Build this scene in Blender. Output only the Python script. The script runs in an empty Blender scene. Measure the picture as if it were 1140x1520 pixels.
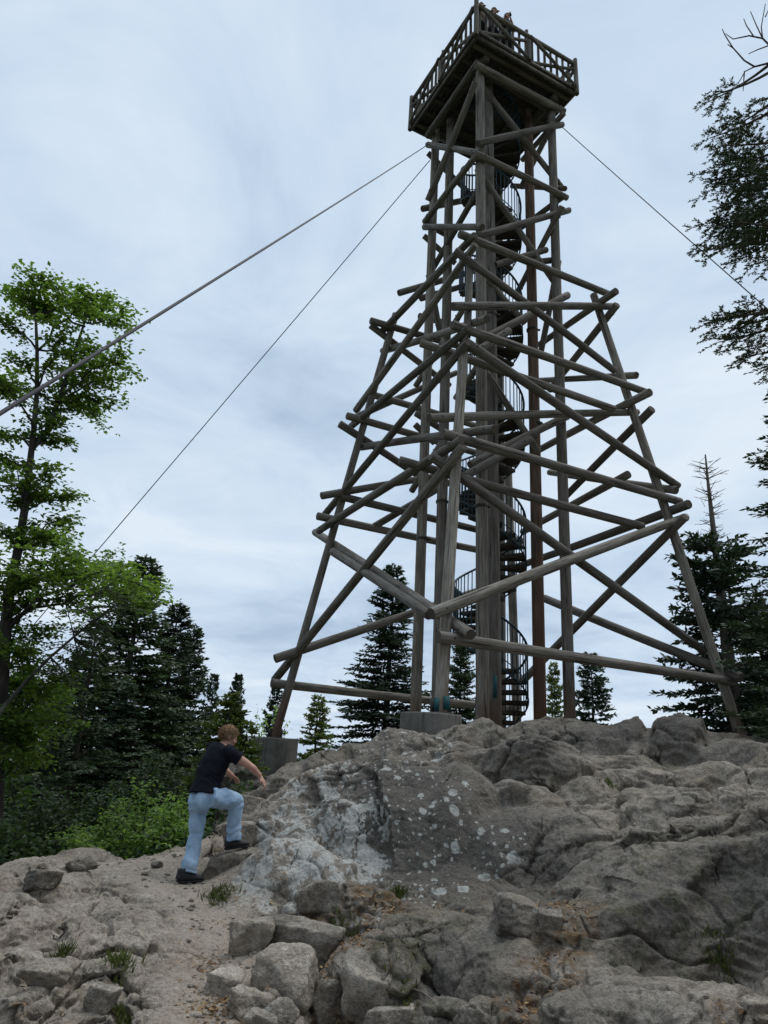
import bpy, bmesh, math, random
import numpy as np
from mathutils import Vector, Matrix

scene = bpy.context.scene
COL = scene.collection
rad = math.radians

# ------------------------------------------------------------------ camera
CZ = 1.55
FPX, PITCH, ROLL = 1049.6, 0.32460, 0.05175
def _basis():
    f = np.array([0, math.cos(PITCH), math.sin(PITCH)])
    u0 = np.array([0, -math.sin(PITCH), math.cos(PITCH)])
    r0 = np.array([1.0, 0, 0])
    c, s = math.cos(ROLL), math.sin(ROLL)
    return c*r0 + s*u0, -s*r0 + c*u0, f
BR_, BU_, BF_ = _basis()
CAM = np.array([0, 0, CZ])
def ray(x, y):
    return FPX*BF_ + (x-570)*BR_ - (y-760)*BU_
def at_Y(x, y, Y):
    d = ray(x, y)
    return CAM + d*(Y/d[1])
def at_d(x, y, dist):
    d = ray(x, y)
    return CAM + d*(dist/math.hypot(d[0], d[1]))
def proj(P):
    P = np.asarray(P, float) - CAM
    w = P @ BF_
    return 570+FPX*(P@BR_)/w, 760-FPX*(P@BU_)/w

cam_d = bpy.data.cameras.new('camera')
cam_d.sensor_fit = 'VERTICAL'; cam_d.sensor_height = 36.0
cam_d.lens = 36.0*FPX/1520.0
cam_d.clip_start = 0.05; cam_d.clip_end = 30000
cam = bpy.data.objects.new('camera', cam_d)
M = Matrix.Identity(4)
for i in range(3):
    M[i][0] = BR_[i]; M[i][1] = BU_[i]; M[i][2] = -BF_[i]; M[i][3] = CAM[i]
cam.matrix_world = M
COL.objects.link(cam); scene.camera = cam

# ------------------------------------------------------------------ object helpers
def tag(o, label=None, cat=None, group=None, kind=None):
    if label: o['label'] = label
    if cat: o['category'] = cat
    if group: o['group'] = group
    if kind: o['kind'] = kind
    return o
def empty(name, loc, label, cat, group=None):
    o = bpy.data.objects.new(name, None); COL.objects.link(o)
    o.location = Vector(loc); o.empty_display_size = 0.2
    return tag(o, label, cat, group)
def mesh_np(name, verts, faces, mats=(), smooth=False, fmat=None):
    """verts (N,3); faces (M,k) array or list of arrays with different k"""
    if not isinstance(faces, list): faces = [faces]
    faces = [np.asarray(f, np.int32) for f in faces if len(f)]
    me = bpy.data.meshes.new(name)
    verts = np.asarray(verts, np.float32)
    me.vertices.add(len(verts)); me.vertices.foreach_set('co', verts.ravel())
    nl = sum(f.size for f in faces); nf = sum(len(f) for f in faces)
    me.loops.add(nl); me.polygons.add(nf)
    me.loops.foreach_set('vertex_index', np.concatenate([f.ravel() for f in faces]))
    starts = []; tot = 0
    for f in faces:
        starts.append(tot + np.arange(len(f), dtype=np.int32)*f.shape[1]); tot += f.size
    me.polygons.foreach_set('loop_start', np.concatenate(starts).astype(np.int32))
    if fmat is not None: me.polygons.foreach_set('material_index', np.asarray(fmat, np.int32))
    if smooth: me.polygons.foreach_set('use_smooth', np.ones(nf, bool))
    for m in mats: me.materials.append(m)
    me.update(calc_edges=True); me.validate()
    return me
def obj(name, me, parent=None, M=None):
    """link a mesh; M is its world matrix (parents are unrotated empties or their children at the same frame)"""
    o = bpy.data.objects.new(name, me); COL.objects.link(o)
    if parent is not None:
        o.parent = parent
        w = Vector((0, 0, 0)); p = parent
        while p is not None:
            w += p.location; p = p.parent
        if M is None: o.location = -w
        else: o.matrix_local = Matrix.Translation(-w) @ M
    elif M is not None:
        o.matrix_world = M
    return o
def attr(me, name, vals):
    a = me.attributes.new(name, 'FLOAT', 'POINT'); a.data.foreach_set('value', np.asarray(vals, np.float32))

class MB:
    """collects pieces into one mesh"""
    def __init__(s): s.v = []; s.f = {}; s.n = 0; s.fm = {}
    def add(s, v, f, mat=0):
        v = np.asarray(v, float); s.v.append(v)
        fl = f if isinstance(f, list) else [f]
        for a in fl:
            a = np.asarray(a, np.int64)
            if not len(a): continue
            s.f.setdefault(a.shape[1], []).append(a + s.n)
            s.fm.setdefault(a.shape[1], []).append(np.full(len(a), mat))
        s.n += len(v)
    def tube(s, pts, radii, n=8, caps=True, mat=0, capmat=None, ell=None):
        pts = np.asarray(pts, float); k = len(pts)
        radii = np.full(k, radii) if np.isscalar(radii) else np.asarray(radii, float)
        T = np.gradient(pts, axis=0); T /= np.linalg.norm(T, axis=1, keepdims=True)+1e-12
        ref = np.array([0, 0, 1.0]) if abs(T[0][2]) < .9 else np.array([1.0, 0, 0])
        A = np.cross(T[0], ref); A /= np.linalg.norm(A)
        rings = []
        for i in range(k):
            A = A - T[i]*(A@T[i]); A /= np.linalg.norm(A)+1e-12
            B = np.cross(T[i], A)
            t = np.arange(n)*2*math.pi/n
            rings.append(pts[i] + radii[i]*(np.cos(t)[:, None]*A + np.sin(t)[:, None]*B))
        v = np.concatenate(rings)
        i = np.arange(k-1)[:, None]*n; j = np.arange(n)[None, :]; j2 = (j+1) % n
        q = np.stack([i+j, i+j2, i+n+j2, i+n+j], -1).reshape(-1, 4)
        s.add(v, q, mat)
        if caps:
            s.add(rings[0][::-1], np.arange(n)[None, :], mat if capmat is None else capmat)
            s.add(rings[-1], np.arange(n)[None, :], mat if capmat is None else capmat)
    def box(s, c, h, R=None, mat=0):
        c = np.asarray(c, float); h = np.asarray(h, float)
        sg = np.array([[x, y, z] for x in (-1, 1) for y in (-1, 1) for z in (-1, 1)], float)*h
        if R is not None: sg = sg @ np.asarray(R).T
        s.add(sg+c, np.array([[0, 1, 3, 2], [4, 6, 7, 5], [0, 4, 5, 1], [2, 3, 7, 6], [0, 2, 6, 4], [1, 5, 7, 3]]), mat)
    def mesh(s, name, mats, smooth=True):
        fs = []; fm = []
        for k in sorted(s.f):
            fs.append(np.concatenate(s.f[k])); fm.append(np.concatenate(s.fm[k]))
        return mesh_np(name, np.concatenate(s.v), fs, mats, smooth, np.concatenate(fm))

# ------------------------------------------------------------------ noise
_rg = np.random.RandomState(7)
_perm = np.concatenate([_rg.permutation(256)]*3).astype(np.int32)
_gr = _rg.normal(size=(256, 3)); _gr /= np.linalg.norm(_gr, axis=1, keepdims=True)
def perlin(P, seed=0):
    P = np.asarray(P, float) + seed*17.31
    I = np.floor(P).astype(np.int64); Fr = P-I; I &= 255
    w = Fr*Fr*Fr*(Fr*(Fr*6-15)+10)
    out = 0
    for dx in (0, 1):
        wx = w[:, 0] if dx else 1-w[:, 0]
        a = _perm[(I[:, 0]+dx) & 255]
        for dy in (0, 1):
            wy = w[:, 1] if dy else 1-w[:, 1]
            b = _perm[a + ((I[:, 1]+dy) & 255)]
            for dz in (0, 1):
                wz = w[:, 2] if dz else 1-w[:, 2]
                g = _gr[_perm[b + ((I[:, 2]+dz) & 255)]]
                out = out + wx*wy*wz*(g[:, 0]*(Fr[:, 0]-dx)+g[:, 1]*(Fr[:, 1]-dy)+g[:, 2]*(Fr[:, 2]-dz))
    return out*1.5
def fbm(P, seed=0, octv=4, gain=.5):
    s = 0; a = 1
    for o in range(octv):
        s = s + a*perlin(P*(2.03**o), seed+o*3); a *= gain
    return s
def cellval(P, seed=0):
    """value of the nearest jittered cell and the distance gap to the second nearest"""
    P = np.asarray(P, float)+seed*9.7; I = np.floor(P).astype(np.int64)
    b1 = np.full(len(P), 9.0); b2 = b1.copy(); val = np.zeros(len(P))
    for dx in (-1, 0, 1):
        for dy in (-1, 0, 1):
            for dz in (-1, 0, 1):
                J = I+np.array([dx, dy, dz])
                h = _perm[_perm[_perm[J[:, 0] & 255]+(J[:, 1] & 255)]+(J[:, 2] & 255)]
                c = J+.5+.42*_gr[h]
                d = ((P-c)**2).sum(1)
                u = d < b1
                b2 = np.where(u, b1, np.minimum(b2, d)); b1 = np.where(u, d, b1); val = np.where(u, h, val)
    return val/255.0, np.sqrt(b2)-np.sqrt(b1)
def sstep(a, b, x):
    t = np.clip((x-a)/(b-a), 0, 1); return t*t*(3-2*t)

# ------------------------------------------------------------------ materials
class NT:
    def __init__(s, name):
        s.m = bpy.data.materials.new(name); s.m.use_nodes = True
        s.t = s.m.node_tree; s.n = s.t.nodes; s.bsdf = s.n['Principled BSDF']
        s.out = s.n['Material Output']
    def new(s, typ, **kw):
        n = s.n.new(typ)
        for k, v in kw.items():
            if k in ('inp',):
                for kk, vv in v.items(): s.set(n, kk, vv)
            else: setattr(n, k, v)
        return n
    def set(s, n, k, v):
        if isinstance(v, bpy.types.NodeSocket): s.t.links.new(v, n.inputs[k])
        else: n.inputs[k].default_value = v
    def coords(s, kind='Object'):
        if kind == 'Position': return s.new('ShaderNodeNewGeometry').outputs['Position']
        return s.new('ShaderNodeTexCoord').outputs[kind]
    def mapping(s, vec, scale=(1, 1, 1), loc=None):
        n = s.new('ShaderNodeMapping'); s.set(n, 'Vector', vec); n.inputs['Scale'].default_value = scale
        if loc is not None: s.set(n, 'Location', loc)
        return n.outputs[0]
    def noise(s, vec, scale, detail=4, rough=.55, dist=0.0):
        n = s.new('ShaderNodeTexNoise'); s.set(n, 'Vector', vec)
        n.inputs['Scale'].default_value = scale; n.inputs['Detail'].default_value = detail
        n.inputs['Roughness'].default_value = rough; n.inputs['Distortion'].default_value = dist
        return n.outputs['Fac']
    def ramp(s, fac, stops, interp='LINEAR'):
        n = s.new('ShaderNodeValToRGB'); s.set(n, 'Fac', fac)
        e = n.color_ramp.elements; n.color_ramp.interpolation = interp
        while len(e) < len(stops): e.new(.5)
        for el, (p, c) in zip(e, stops):
            el.position = p; el.color = (*c, 1) if len(c) == 3 else c
        return n.outputs['Color']
    def mix(s, fac, a, b, mode='MIX'):
        n = s.new('ShaderNodeMix', data_type='RGBA', blend_type=mode)
        for k, v in ((0, fac), (6, a), (7, b)):
            if isinstance(v, bpy.types.NodeSocket): s.t.links.new(v, n.inputs[k])
            else: n.inputs[k].default_value = v if k == 0 else ((*v, 1) if len(v) == 3 else v)
        return n.outputs[2]
    def math(s, op, a, b=None, c=None, clamp=False):
        n = s.new('ShaderNodeMath', operation=op, use_clamp=clamp)
        for i, v in enumerate((a, b, c)):
            if v is None: continue
            if isinstance(v, bpy.types.NodeSocket): s.t.links.new(v, n.inputs[i])
            else: n.inputs[i].default_value = v
        return n.outputs[0]
    def attr(s, name):
        return s.new('ShaderNodeAttribute', attribute_name=name).outputs['Fac']
    def maprange(s, v, a, b, c=0.0, d=1.0):
        n = s.new('ShaderNodeMapRange', interpolation_type='SMOOTHSTEP')
        s.set(n, 0, v)
        for i, x in enumerate((a, b, c, d)): n.inputs[i+1].default_value = x
        return n.outputs[0]
    def bump(s, h, strength=.4, dist=.01, normal=None):
        n = s.new('ShaderNodeBump'); s.set(n, 'Height', h)
        n.inputs['Strength'].default_value = strength; n.inputs['Distance'].default_value = dist
        if normal is not None: s.set(n, 'Normal', normal)
        return n.outputs[0]
    def fin(s, color=None, rough=.85, normal=None, spec=.25, metal=0):
        b = s.bsdf
        if color is not None: s.set(b, 'Base Color', color if isinstance(color, bpy.types.NodeSocket) else (*color, 1))
        s.set(b, 'Roughness', rough); b.inputs['Specular IOR Level'].default_value = spec
        b.inputs['Metallic'].default_value = metal
        if normal is not None: s.set(b, 'Normal', normal)
        return s.m
def simple(name, col, rough=.8, metal=0, var=.25, scale=30, spec=.3):
    t = NT(name); p = t.coords('Position')
    n = t.noise(p, scale, 4)
    c = t.ramp(n, [(.25, tuple(x*(1-var) for x in col)), (.75, tuple(min(1, x*(1+var)) for x in col))])
    return t.fin(c, rough, t.bump(n, .25, .004), spec, metal)

def wood_mat(name, dark, light, stain=None):
    """weathered round timber, grain along local Z"""
    t = NT(name); oc = t.coords('Object')
    rnd = t.new('ShaderNodeObjectInfo').outputs['Random']
    off = t.new('ShaderNodeCombineXYZ'); t.set(off, 0, t.math('MULTIPLY', rnd, 31.0)); t.set(off, 2, t.math('MULTIPLY', rnd, 57.0))
    g1 = t.noise(t.mapping(oc, (1, 1, .045), off.outputs[0]), 46, 5, .65, .3)
    g2 = t.noise(t.mapping(oc, (1, 1, .25), off.outputs[0]), 5, 4, .6)
    ck = t.noise(t.mapping(oc, (1, 1, .03), off.outputs[0]), 26, 2, .5, .6)
    base = t.ramp(g1, [(.28, dark), (.5, tuple((a+b)/2 for a, b in zip(dark, light))), (.72, light)])
    patch = t.ramp(g2, [(.3, (.62, .58, .54)), (.7, (1.12, 1.1, 1.08))])
    c = t.mix(1.0, base, patch, 'MULTIPLY')
    tone = t.math('MULTIPLY_ADD', rnd, .5, .75)
    c = t.mix(1.0, c, t.new('ShaderNodeCombineColor', inp={0: tone, 1: tone, 2: t.math('MULTIPLY_ADD', rnd, .46, .76)}).outputs[0], 'MULTIPLY')
    crack = t.maprange(ck, .33, .38, 1.0, 0.0)
    c = t.mix(t.math('MULTIPLY', crack, .8), c, (.03, .025, .022))
    if stain:
        sp = t.new('ShaderNodeSeparateXYZ'); t.set(sp, 0, t.coords('Position'))
        low = t.maprange(t.math('ADD', sp.outputs[2], t.math('MULTIPLY', g2, 2.0)), stain[1], stain[2], 1.0, 0.0)
        c = t.mix(t.math('MULTIPLY', low, t.maprange(g1, .3, .6, .35, .95)), c, stain[0])
    h = t.math('SUBTRACT', g1, t.math('MULTIPLY', crack, .8))
    return t.fin(c, .88, t.bump(h, .55, .012), .2)
WOOD = wood_mat('weathered_wood', (.088, .080, .070), (.32, .298, .265))
WOODP = wood_mat('weathered_post_wood', (.11, .099, .085), (.38, .355, .315), ((.15, .078, .045), 2.6, 4.2))
WOODR = wood_mat('reddish_post_wood', (.085, .058, .045), (.28, .195, .15), ((.15, .078, .05), 4.0, 8.0))
WOODD = wood_mat('dark_deck_wood', (.06, .053, .045), (.16, .145, .125))
def endgrain():
    t = NT('end_grain'); oc = t.coords('Object')
    w = t.new('ShaderNodeTexWave', wave_type='RINGS', rings_direction='Z'); t.set(w, 'Vector', oc)
    w.inputs['Scale'].default_value = 22; w.inputs['Distortion'].default_value = 3
    c = t.ramp(w.outputs['Fac'], [(.2, (.06, .048, .038)), (.8, (.13, .11, .088))])
    return t.fin(c, .9)
ENDG = endgrain()
METAL = simple('teal_painted_steel', (.02, .05, .065), .5, .2, .2, 20)
IRON = simple('dark_iron', (.06, .055, .05), .6, .5)
WIRE = simple('steel_cable_grey', (.04, .037, .041), .65, .2, .3, 40)

# ------------------------------------------------------------------ world and light
SUN_EL, SUN_AZ = rad(60), rad(62)       # azimuth clockwise from +Y (view direction)
def build_world():
    w = bpy.data.worlds.new('World'); scene.world = w; w.use_nodes = True
    nt = w.node_tree; N = nt.nodes; L = nt.links
    for n in list(N): N.remove(n)
    out = N.new('ShaderNodeOutputWorld')
    sky = N.new('ShaderNodeTexSky'); sky.sky_type = 'NISHITA'; sky.sun_disc = False
    sky.sun_elevation = SUN_EL; sky.sun_rotation = SUN_AZ; sky.air_density = 1.2; sky.dust_density = 1.0; sky.altitude = 900
    bg1 = N.new('ShaderNodeBackground'); bg1.inputs['Strength'].default_value = .1
    L.new(sky.outputs[0], bg1.inputs['Color'])
    # cloud layer: noise on the view direction projected to a flat ceiling of cloud
    tc = N.new('ShaderNodeTexCoord'); sp = N.new('ShaderNodeSeparateXYZ'); L.new(tc.outputs['Generated'], sp.inputs[0])
    def m(op, a, b=None, cl=False):
        n = N.new('ShaderNodeMath'); n.operation = op; n.use_clamp = cl
        for i, v in enumerate((a, b)):
            if v is None: continue
            if isinstance(v, bpy.types.NodeSocket): L.new(v, n.inputs[i])
            else: n.inputs[i].default_value = v
        return n.outputs[0]
    zc = m('ADD', m('MAXIMUM', sp.outputs[2], 0.0), .16)
    cb = N.new('ShaderNodeCombineXYZ')
    L.new(m('DIVIDE', sp.outputs[0], zc), cb.inputs[0]); L.new(m('DIVIDE', sp.outputs[1], zc), cb.inputs[1])
    def noise(scale, det, rough, dist, off):
        mp = N.new('ShaderNodeMapping'); mp.inputs['Location'].default_value = off; L.new(cb.outputs[0], mp.inputs[0])
        n = N.new('ShaderNodeTexNoise'); L.new(mp.outputs[0], n.inputs['Vector'])
        n.inputs['Scale'].default_value = scale; n.inputs['Detail'].default_value = det
        n.inputs['Roughness'].default_value = rough; n.inputs['Distortion'].default_value = dist
        return n.outputs['Fac']
    big = noise(.75, 5, .55, .6, (3.1, 1.7, 0)); med = noise(2.2, 6, .6, .8, (7.3, 2.1, 0))
    f = m('ADD', m('MULTIPLY', big, .62), m('MULTIPLY', med, .38))
    rp = N.new('ShaderNodeValToRGB'); L.new(f, rp.inputs[0])
    e = rp.color_ramp.elements
    e[0].position = .36; e[0].color = (.45, .575, .74, 1)
    e[1].position = .62; e[1].color = (.78, .88, .98, 1)
    e2 = e.new(.48); e2.color = (.61, .74, .90, 1)
    bg2 = N.new('ShaderNodeBackground'); L.new(rp.outputs[0], bg2.inputs['Color']); bg2.inputs['Strength'].default_value = .93
    cov = N.new('ShaderNodeMapRange'); cov.interpolation_type = 'SMOOTHSTEP'
    L.new(f, cov.inputs[0]); cov.inputs[1].default_value = .24; cov.inputs[2].default_value = .44
    cov.inputs[3].default_value = .78; cov.inputs[4].default_value = .98
    # overcast dome: added unseen glow overhead and dimming behind the camera, shaping the light
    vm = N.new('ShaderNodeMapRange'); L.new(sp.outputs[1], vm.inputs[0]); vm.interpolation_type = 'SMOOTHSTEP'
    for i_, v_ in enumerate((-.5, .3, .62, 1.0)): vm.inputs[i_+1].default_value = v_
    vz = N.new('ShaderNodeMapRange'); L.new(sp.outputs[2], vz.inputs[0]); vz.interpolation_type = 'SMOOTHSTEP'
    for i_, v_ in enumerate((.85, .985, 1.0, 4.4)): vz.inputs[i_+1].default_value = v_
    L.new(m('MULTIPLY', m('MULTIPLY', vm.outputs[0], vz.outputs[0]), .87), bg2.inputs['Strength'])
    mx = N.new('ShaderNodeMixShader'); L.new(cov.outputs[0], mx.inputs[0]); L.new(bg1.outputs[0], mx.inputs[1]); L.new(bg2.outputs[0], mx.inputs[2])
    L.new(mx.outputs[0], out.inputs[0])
    s = bpy.data.lights.new('sun', 'SUN'); s.energy = 1.5; s.angle = rad(35); s.color = (1, .96, .9)
    so = bpy.data.objects.new('sun', s); COL.objects.link(so)
    d = Vector((math.sin(SUN_AZ)*math.cos(SUN_EL), math.cos(SUN_AZ)*math.cos(SUN_EL), math.sin(SUN_EL)))
    so.rotation_euler = d.to_track_quat('Z', 'Y').to_euler(); so.location = d*60
build_world()
scene.view_settings.view_transform = 'Standard'; scene.view_settings.look = 'None'
scene.view_settings.exposure = 0.16; scene.view_settings.gamma = 1.0
scene.cycles.max_bounces = 6; scene.cycles.diffuse_bounces = 3; scene.cycles.transparent_max_bounces = 6
scene.cycles.use_denoising = True

# ------------------------------------------------------------------ rock materials
def rock_mat(name, terrain, pale=1.0):
    t = NT(name); P = t.coords('Position')
    n1 = t.noise(P, 1.3, 5, .6, .4); n2 = t.noise(P, 7, 6, .65); n3 = t.noise(P, 38, 5, .7); n4 = t.noise(P, 150, 3, .7)
    sc = lambda c: tuple(x*pale for x in c)
    grey = t.ramp(n2, [(.25, sc((.084, .073, .060))), (.5, sc((.162, .143, .119))), (.75, sc((.262, .234, .198)))])
    beige = t.ramp(n2, [(.25, sc((.19, .160, .127))), (.5, sc((.30, .257, .21))), (.75, sc((.42, .37, .31)))])
    worn = t.maprange(n1, .42, .62)
    if terrain:
        worn = t.math('MULTIPLY_ADD', t.attr('worn'), .95, t.math('MULTIPLY', worn, .25), clamp=True)
    else: worn = t.math('MULTIPLY', worn, .75)
    c = t.mix(worn, grey, beige)
    # salt-and-pepper granite grain
    c = t.mix(1.0, c, t.ramp(n3, [(.28, (.55, .54, .53)), (.5, (1, 1, 1)), (.74, (1.38, 1.36, 1.33))]), 'MULTIPLY')
    c = t.mix(1.0, c, t.ramp(n4, [(.3, (.60, .60, .60)), (.7, (1.38, 1.38, 1.38))]), 'MULTIPLY')
    c = t.mix(t.math('MULTIPLY', t.maprange(t.noise(P, 2.6, 5, .7, .5), .50, .68), .5), c, t.ramp(n3, [(.3, (.105, .078, .052)), (.7, (.235, .185, .132))]))
    # dark algae film in streaks
    alg = t.maprange(t.noise(t.mapping(P, (1.6, 1.6, .55)), 2.0, 5, .65, .8), .53, .66)
    c = t.mix(t.math('MULTIPLY', alg, t.math('MULTIPLY_ADD', worn, -.4, .55)), c, (.038, .036, .031))
    if terrain:
        c = t.mix(t.math('MULTIPLY', t.attr('film'), t.maprange(n2, .25, .55, .4, .75)), c, t.ramp(n3, [(.3, (.045, .042, .037)), (.7, (.10, .094, .084))]))
        warp = t.new('ShaderNodeVectorMath', operation='MULTIPLY_ADD')
        nn = t.new('ShaderNodeTexNoise', noise_dimensions='3D'); t.set(nn, 'Vector', P); nn.inputs['Scale'].default_value = 9; nn.inputs['Detail'].default_value = 3
        t.set(warp, 0, nn.outputs['Color']); warp.inputs[1].default_value = (.085, .085, .085); t.set(warp, 2, P)
        def spots(scale, lo, hi, dens):
            v = t.new('ShaderNodeTexVoronoi', feature='F1'); t.set(v, 'Vector', warp.outputs[0]); v.inputs['Scale'].default_value = scale
            sp = t.new('ShaderNodeSeparateColor'); t.set(sp, 0, v.outputs['Color'])
            r = t.math('MULTIPLY', t.maprange(sp.outputs[0], dens, 1.0, 0.0, 1.0), hi)
            keep = t.math('GREATER_THAN', sp.outputs[0], dens)
            inside = t.maprange(t.math('SUBTRACT', t.math('MULTIPLY_ADD', n3, .16, v.outputs['Distance']), t.math('ADD', r, lo+.08)), -.02, .02, 1.0, 0.0)
            return t.math('MULTIPLY', keep, inside)
        s1 = spots(4.4, .16, .18, .50); s2 = spots(9, .16, .22, .50); s3 = spots(21, .14, .24, .60)
        lic = t.math('MAXIMUM', s1, t.math('MAXIMUM', s2, s3))
        lic = t.math('MULTIPLY', lic, t.maprange(t.math('ADD', t.attr('lichen'), t.math('MULTIPLY_ADD', n1, .7, -.35)), .26, .42))
        lcol = t.ramp(n3, [(.3, (.29, .288, .265)), (.7, (.48, .475, .44))])
        c = t.mix(t.math('MULTIPLY', lic, t.maprange(n2, .3, .6, .6, .95)), c, lcol)
        # crust lichen sheets
        cr = t.maprange(t.noise(t.mapping(warp.outputs[0], (1.4, 1.4, .6)), 4.0, 7, .66, .3), .482, .505)
        cr = t.math('MULTIPLY', cr, t.maprange(t.math('ADD', t.attr('crust'), t.math('MULTIPLY_ADD', n2, .9, -.45)), .40, .48))
        c = t.mix(t.math('MULTIPLY', cr, .85), c, t.ramp(n3, [(.3, (.31, .302, .275)), (.7, (.50, .488, .45))]))
        # moss and litter
        mo = t.math('MULTIPLY', t.maprange(t.noise(P, 5, 6, .7), .50, .60), t.attr('moss'), clamp=True)
        c = t.mix(t.math('MULTIPLY', mo, .8), c, t.ramp(n3, [(.3, (.028, .034, .010)), (.7, (.085, .082, .028))]))
        li = t.math('MULTIPLY', t.maprange(t.noise(P, 11, 6, .75), .47, .58), t.attr('litter'), clamp=True)
        c = t.mix(t.math('MULTIPLY', li, .85), c, t.ramp(n4, [(.3, (.075, .042, .022)), (.7, (.24, .15, .075))]))
        dirt = t.ramp(n3, [(.25, (.22, .178, .138)), (.5, (.31, .26, .208)), (.75, (.41, .35, .285))])
        c = t.mix(t.math('MULTIPLY', t.attr('dirt'), t.maprange(t.noise(P, 3.2, 5, .7), .38, .58, .25, 1.0)), c, dirt)
        veg = t.ramp(n2, [(.3, (.018, .03, .010)), (.7, (.05, .07, .025))])
        c = t.mix(t.attr('veg'), c, veg)
    else:
        v = t.new('ShaderNodeTexVoronoi'); t.set(v, 'Vector', P); v.inputs['Scale'].default_value = 14
        sp = t.new('ShaderNodeSeparateColor'); t.set(sp, 0, v.outputs['Color'])
        k = t.math('MULTIPLY', t.math('GREATER_THAN', sp.outputs[0], .8), t.math('LESS_THAN', v.outputs['Distance'], .26))
        c = t.mix(t.math('MULTIPLY', k, .6), c, (.33, .325, .30))
    h = t.math('ADD', t.math('MULTIPLY', n2, 1.0), t.math('ADD', t.math('MULTIPLY', n3, .45), t.math('MULTIPLY', n4, .12)))
    return t.fin(c, .93, t.bump(h, 1.0, .045), .15)
ROCK = rock_mat('granite_boulder', False, 1.32); ROCKD = rock_mat('dark_granite_boulder', False, .85)
GROUND = rock_mat('granite_bedrock', True)

# ------------------------------------------------------------------ terrain
CT = [  # pixel x, pixel y, horizontal distance
 (-150,1520,4.0),(0,1520,4.2),(150,1520,4.3),(300,1520,4.6),(450,1520,4.55),(600,1520,4.45),(750,1520,4.4),(900,1520,4.15),(1050,1520,4.0),(1140,1520,3.95),(1290,1520,3.9),
 (-150,1440,4.8),(0,1440,4.9),(150,1440,5.0),(230,1430,5.25),(300,1440,5.45),(420,1440,5.3),(560,1440,5.05),(700,1450,4.85),(800,1460,4.95),(880,1440,4.85),(1000,1450,4.6),(1140,1440,4.6),(1290,1440,4.6),
 (-150,1370,5.7),(0,1380,5.6),(150,1380,5.75),(240,1385,6.0),(310,1385,6.15),(420,1380,6.0),(560,1370,5.7),(700,1370,5.55),(800,1380,5.75),(860,1380,5.6),(900,1360,5.35),(1000,1380,5.25),(1140,1390,5.05),(1290,1380,5.0),
 (0,1330,6.4),(150,1330,6.5),(230,1335,6.6),(300,1340,6.7),(360,1345,6.6),(480,1335,6.35),(600,1315,6.3),(720,1310,6.3),(830,1310,6.2),(900,1300,5.95),(1000,1290,5.65),(1140,1290,5.55),(1290,1290,5.4),
 (-150,1290,7.1),(0,1285,7.3),(100,1282,7.4),(180,1287,7.4),(275,1308,7.0),(330,1290,7.15),(250,1270,7.9),(200,1276,8.1),
 (350,1262,7.4),(350,1225,8.2),(365,1190,9.0),(380,1165,10.0),(300,1245,9.0),
 (430,1280,6.85),(500,1255,6.9),(600,1255,6.8),(700,1245,6.9),(800,1255,7.0),(395,1240,7.5),
 (440,1200,7.7),(500,1170,7.9),(560,1180,7.7),(650,1180,7.6),(750,1180,7.8),(850,1220,7.3),(950,1225,6.95),(1050,1230,6.7),(1140,1220,6.6),(1290,1220,6.4),
 (420,1155,8.6),(460,1120,9.2),(520,1100,9.5),(600,1092,9.8),(700,1112,9.1),(800,1122,8.9),(900,1150,8.6),(1000,1163,8.3),(1140,1152,8.1),(1290,1150,8.0),
 (560,1092,10.3),(650,1080,10.4),(750,1076,10.8),(850,1072,11),(950,1075,10.9),(1050,1088,11.0),(1140,1102,10.5),(1290,1100,10.2),
]
CT += [(374,1238,8.1),(381,1208,8.8),(386,1182,9.5),(360,1205,8.8),(930,1425,5.25),(1000,1418,5.35),(1060,1415,5.45),(1110,1395,5.5),(960,1440,5.0),(1050,1440,4.95)]
CX = [(px, py, z) for px, py, z in [  # world x, y, z where the photo cannot see the ground
 (0,2,0),(-3,2,.0),(3,2,.1),(0,0,-.05),(-4,0,0),(4,0,.1),(0,-4,0),(-6,5,.1),(6,4,.9),(7,7,1.4),(9,10,1.6),
 (-3.2,9.2,.02),(-5,8.8,-.05),(-7,9.5,-.2),(-4,11,-.15),(-2.6,10.5,.0),(-6,14,-.5),(-3.5,14,-.2),(-2.3,17.3,.6),(-5,20,-1.2),(-1,13,.8),(-1.8,12,.2),
 (.8,11.2,1.7),(0,14,1.6),(2.5,13,2.0),(4,16,1.9),(2.5,16,1.9),(7.2,14.3,2.0),(9,13,1.6),(4,20.5,1.7),(0,20,.6),(8,18,.9),(12,14,1.0),(10,22,-.5),(3,26,-.8),(-3,26,-2.5),(-10,18,-2),(-10,10,-.8),(14,22,-1.5),(14,8,1.5)]]
pts = []
for x, y, d in CT: pts.append(at_d(x, y, d))
CTP = np.array(pts); CXP = np.array(CX, float)
ALLP = np.concatenate([CTP, CXP])
def _phi(r2): return .5*r2*np.log(r2+1e-9)
_Q = ALLP[:, :2]/5.0
_n = len(_Q)
_K = _phi(((_Q[:, None]-_Q[None])**2).sum(-1)) + np.eye(_n)*2e-4
_Pm = np.concatenate([np.ones((_n, 1)), _Q], 1)
_A = np.block([[_K, _Pm], [_Pm.T, np.zeros((3, 3))]])
_W = np.linalg.solve(_A, np.concatenate([ALLP[:, 2], np.zeros(3)]))
def tps(XY):
    q = XY/5.0; out = np.empty(len(q))
    for i in range(0, len(q), 40000):
        s = q[i:i+40000]
        r2 = ((s[:, None, 0]-_Q[None, :, 0])**2 + (s[:, None, 1]-_Q[None, :, 1])**2)
        out[i:i+40000] = _phi(r2) @ _W[:_n] + _W[_n] + s @ _W[_n+1:]
    return out
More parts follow.
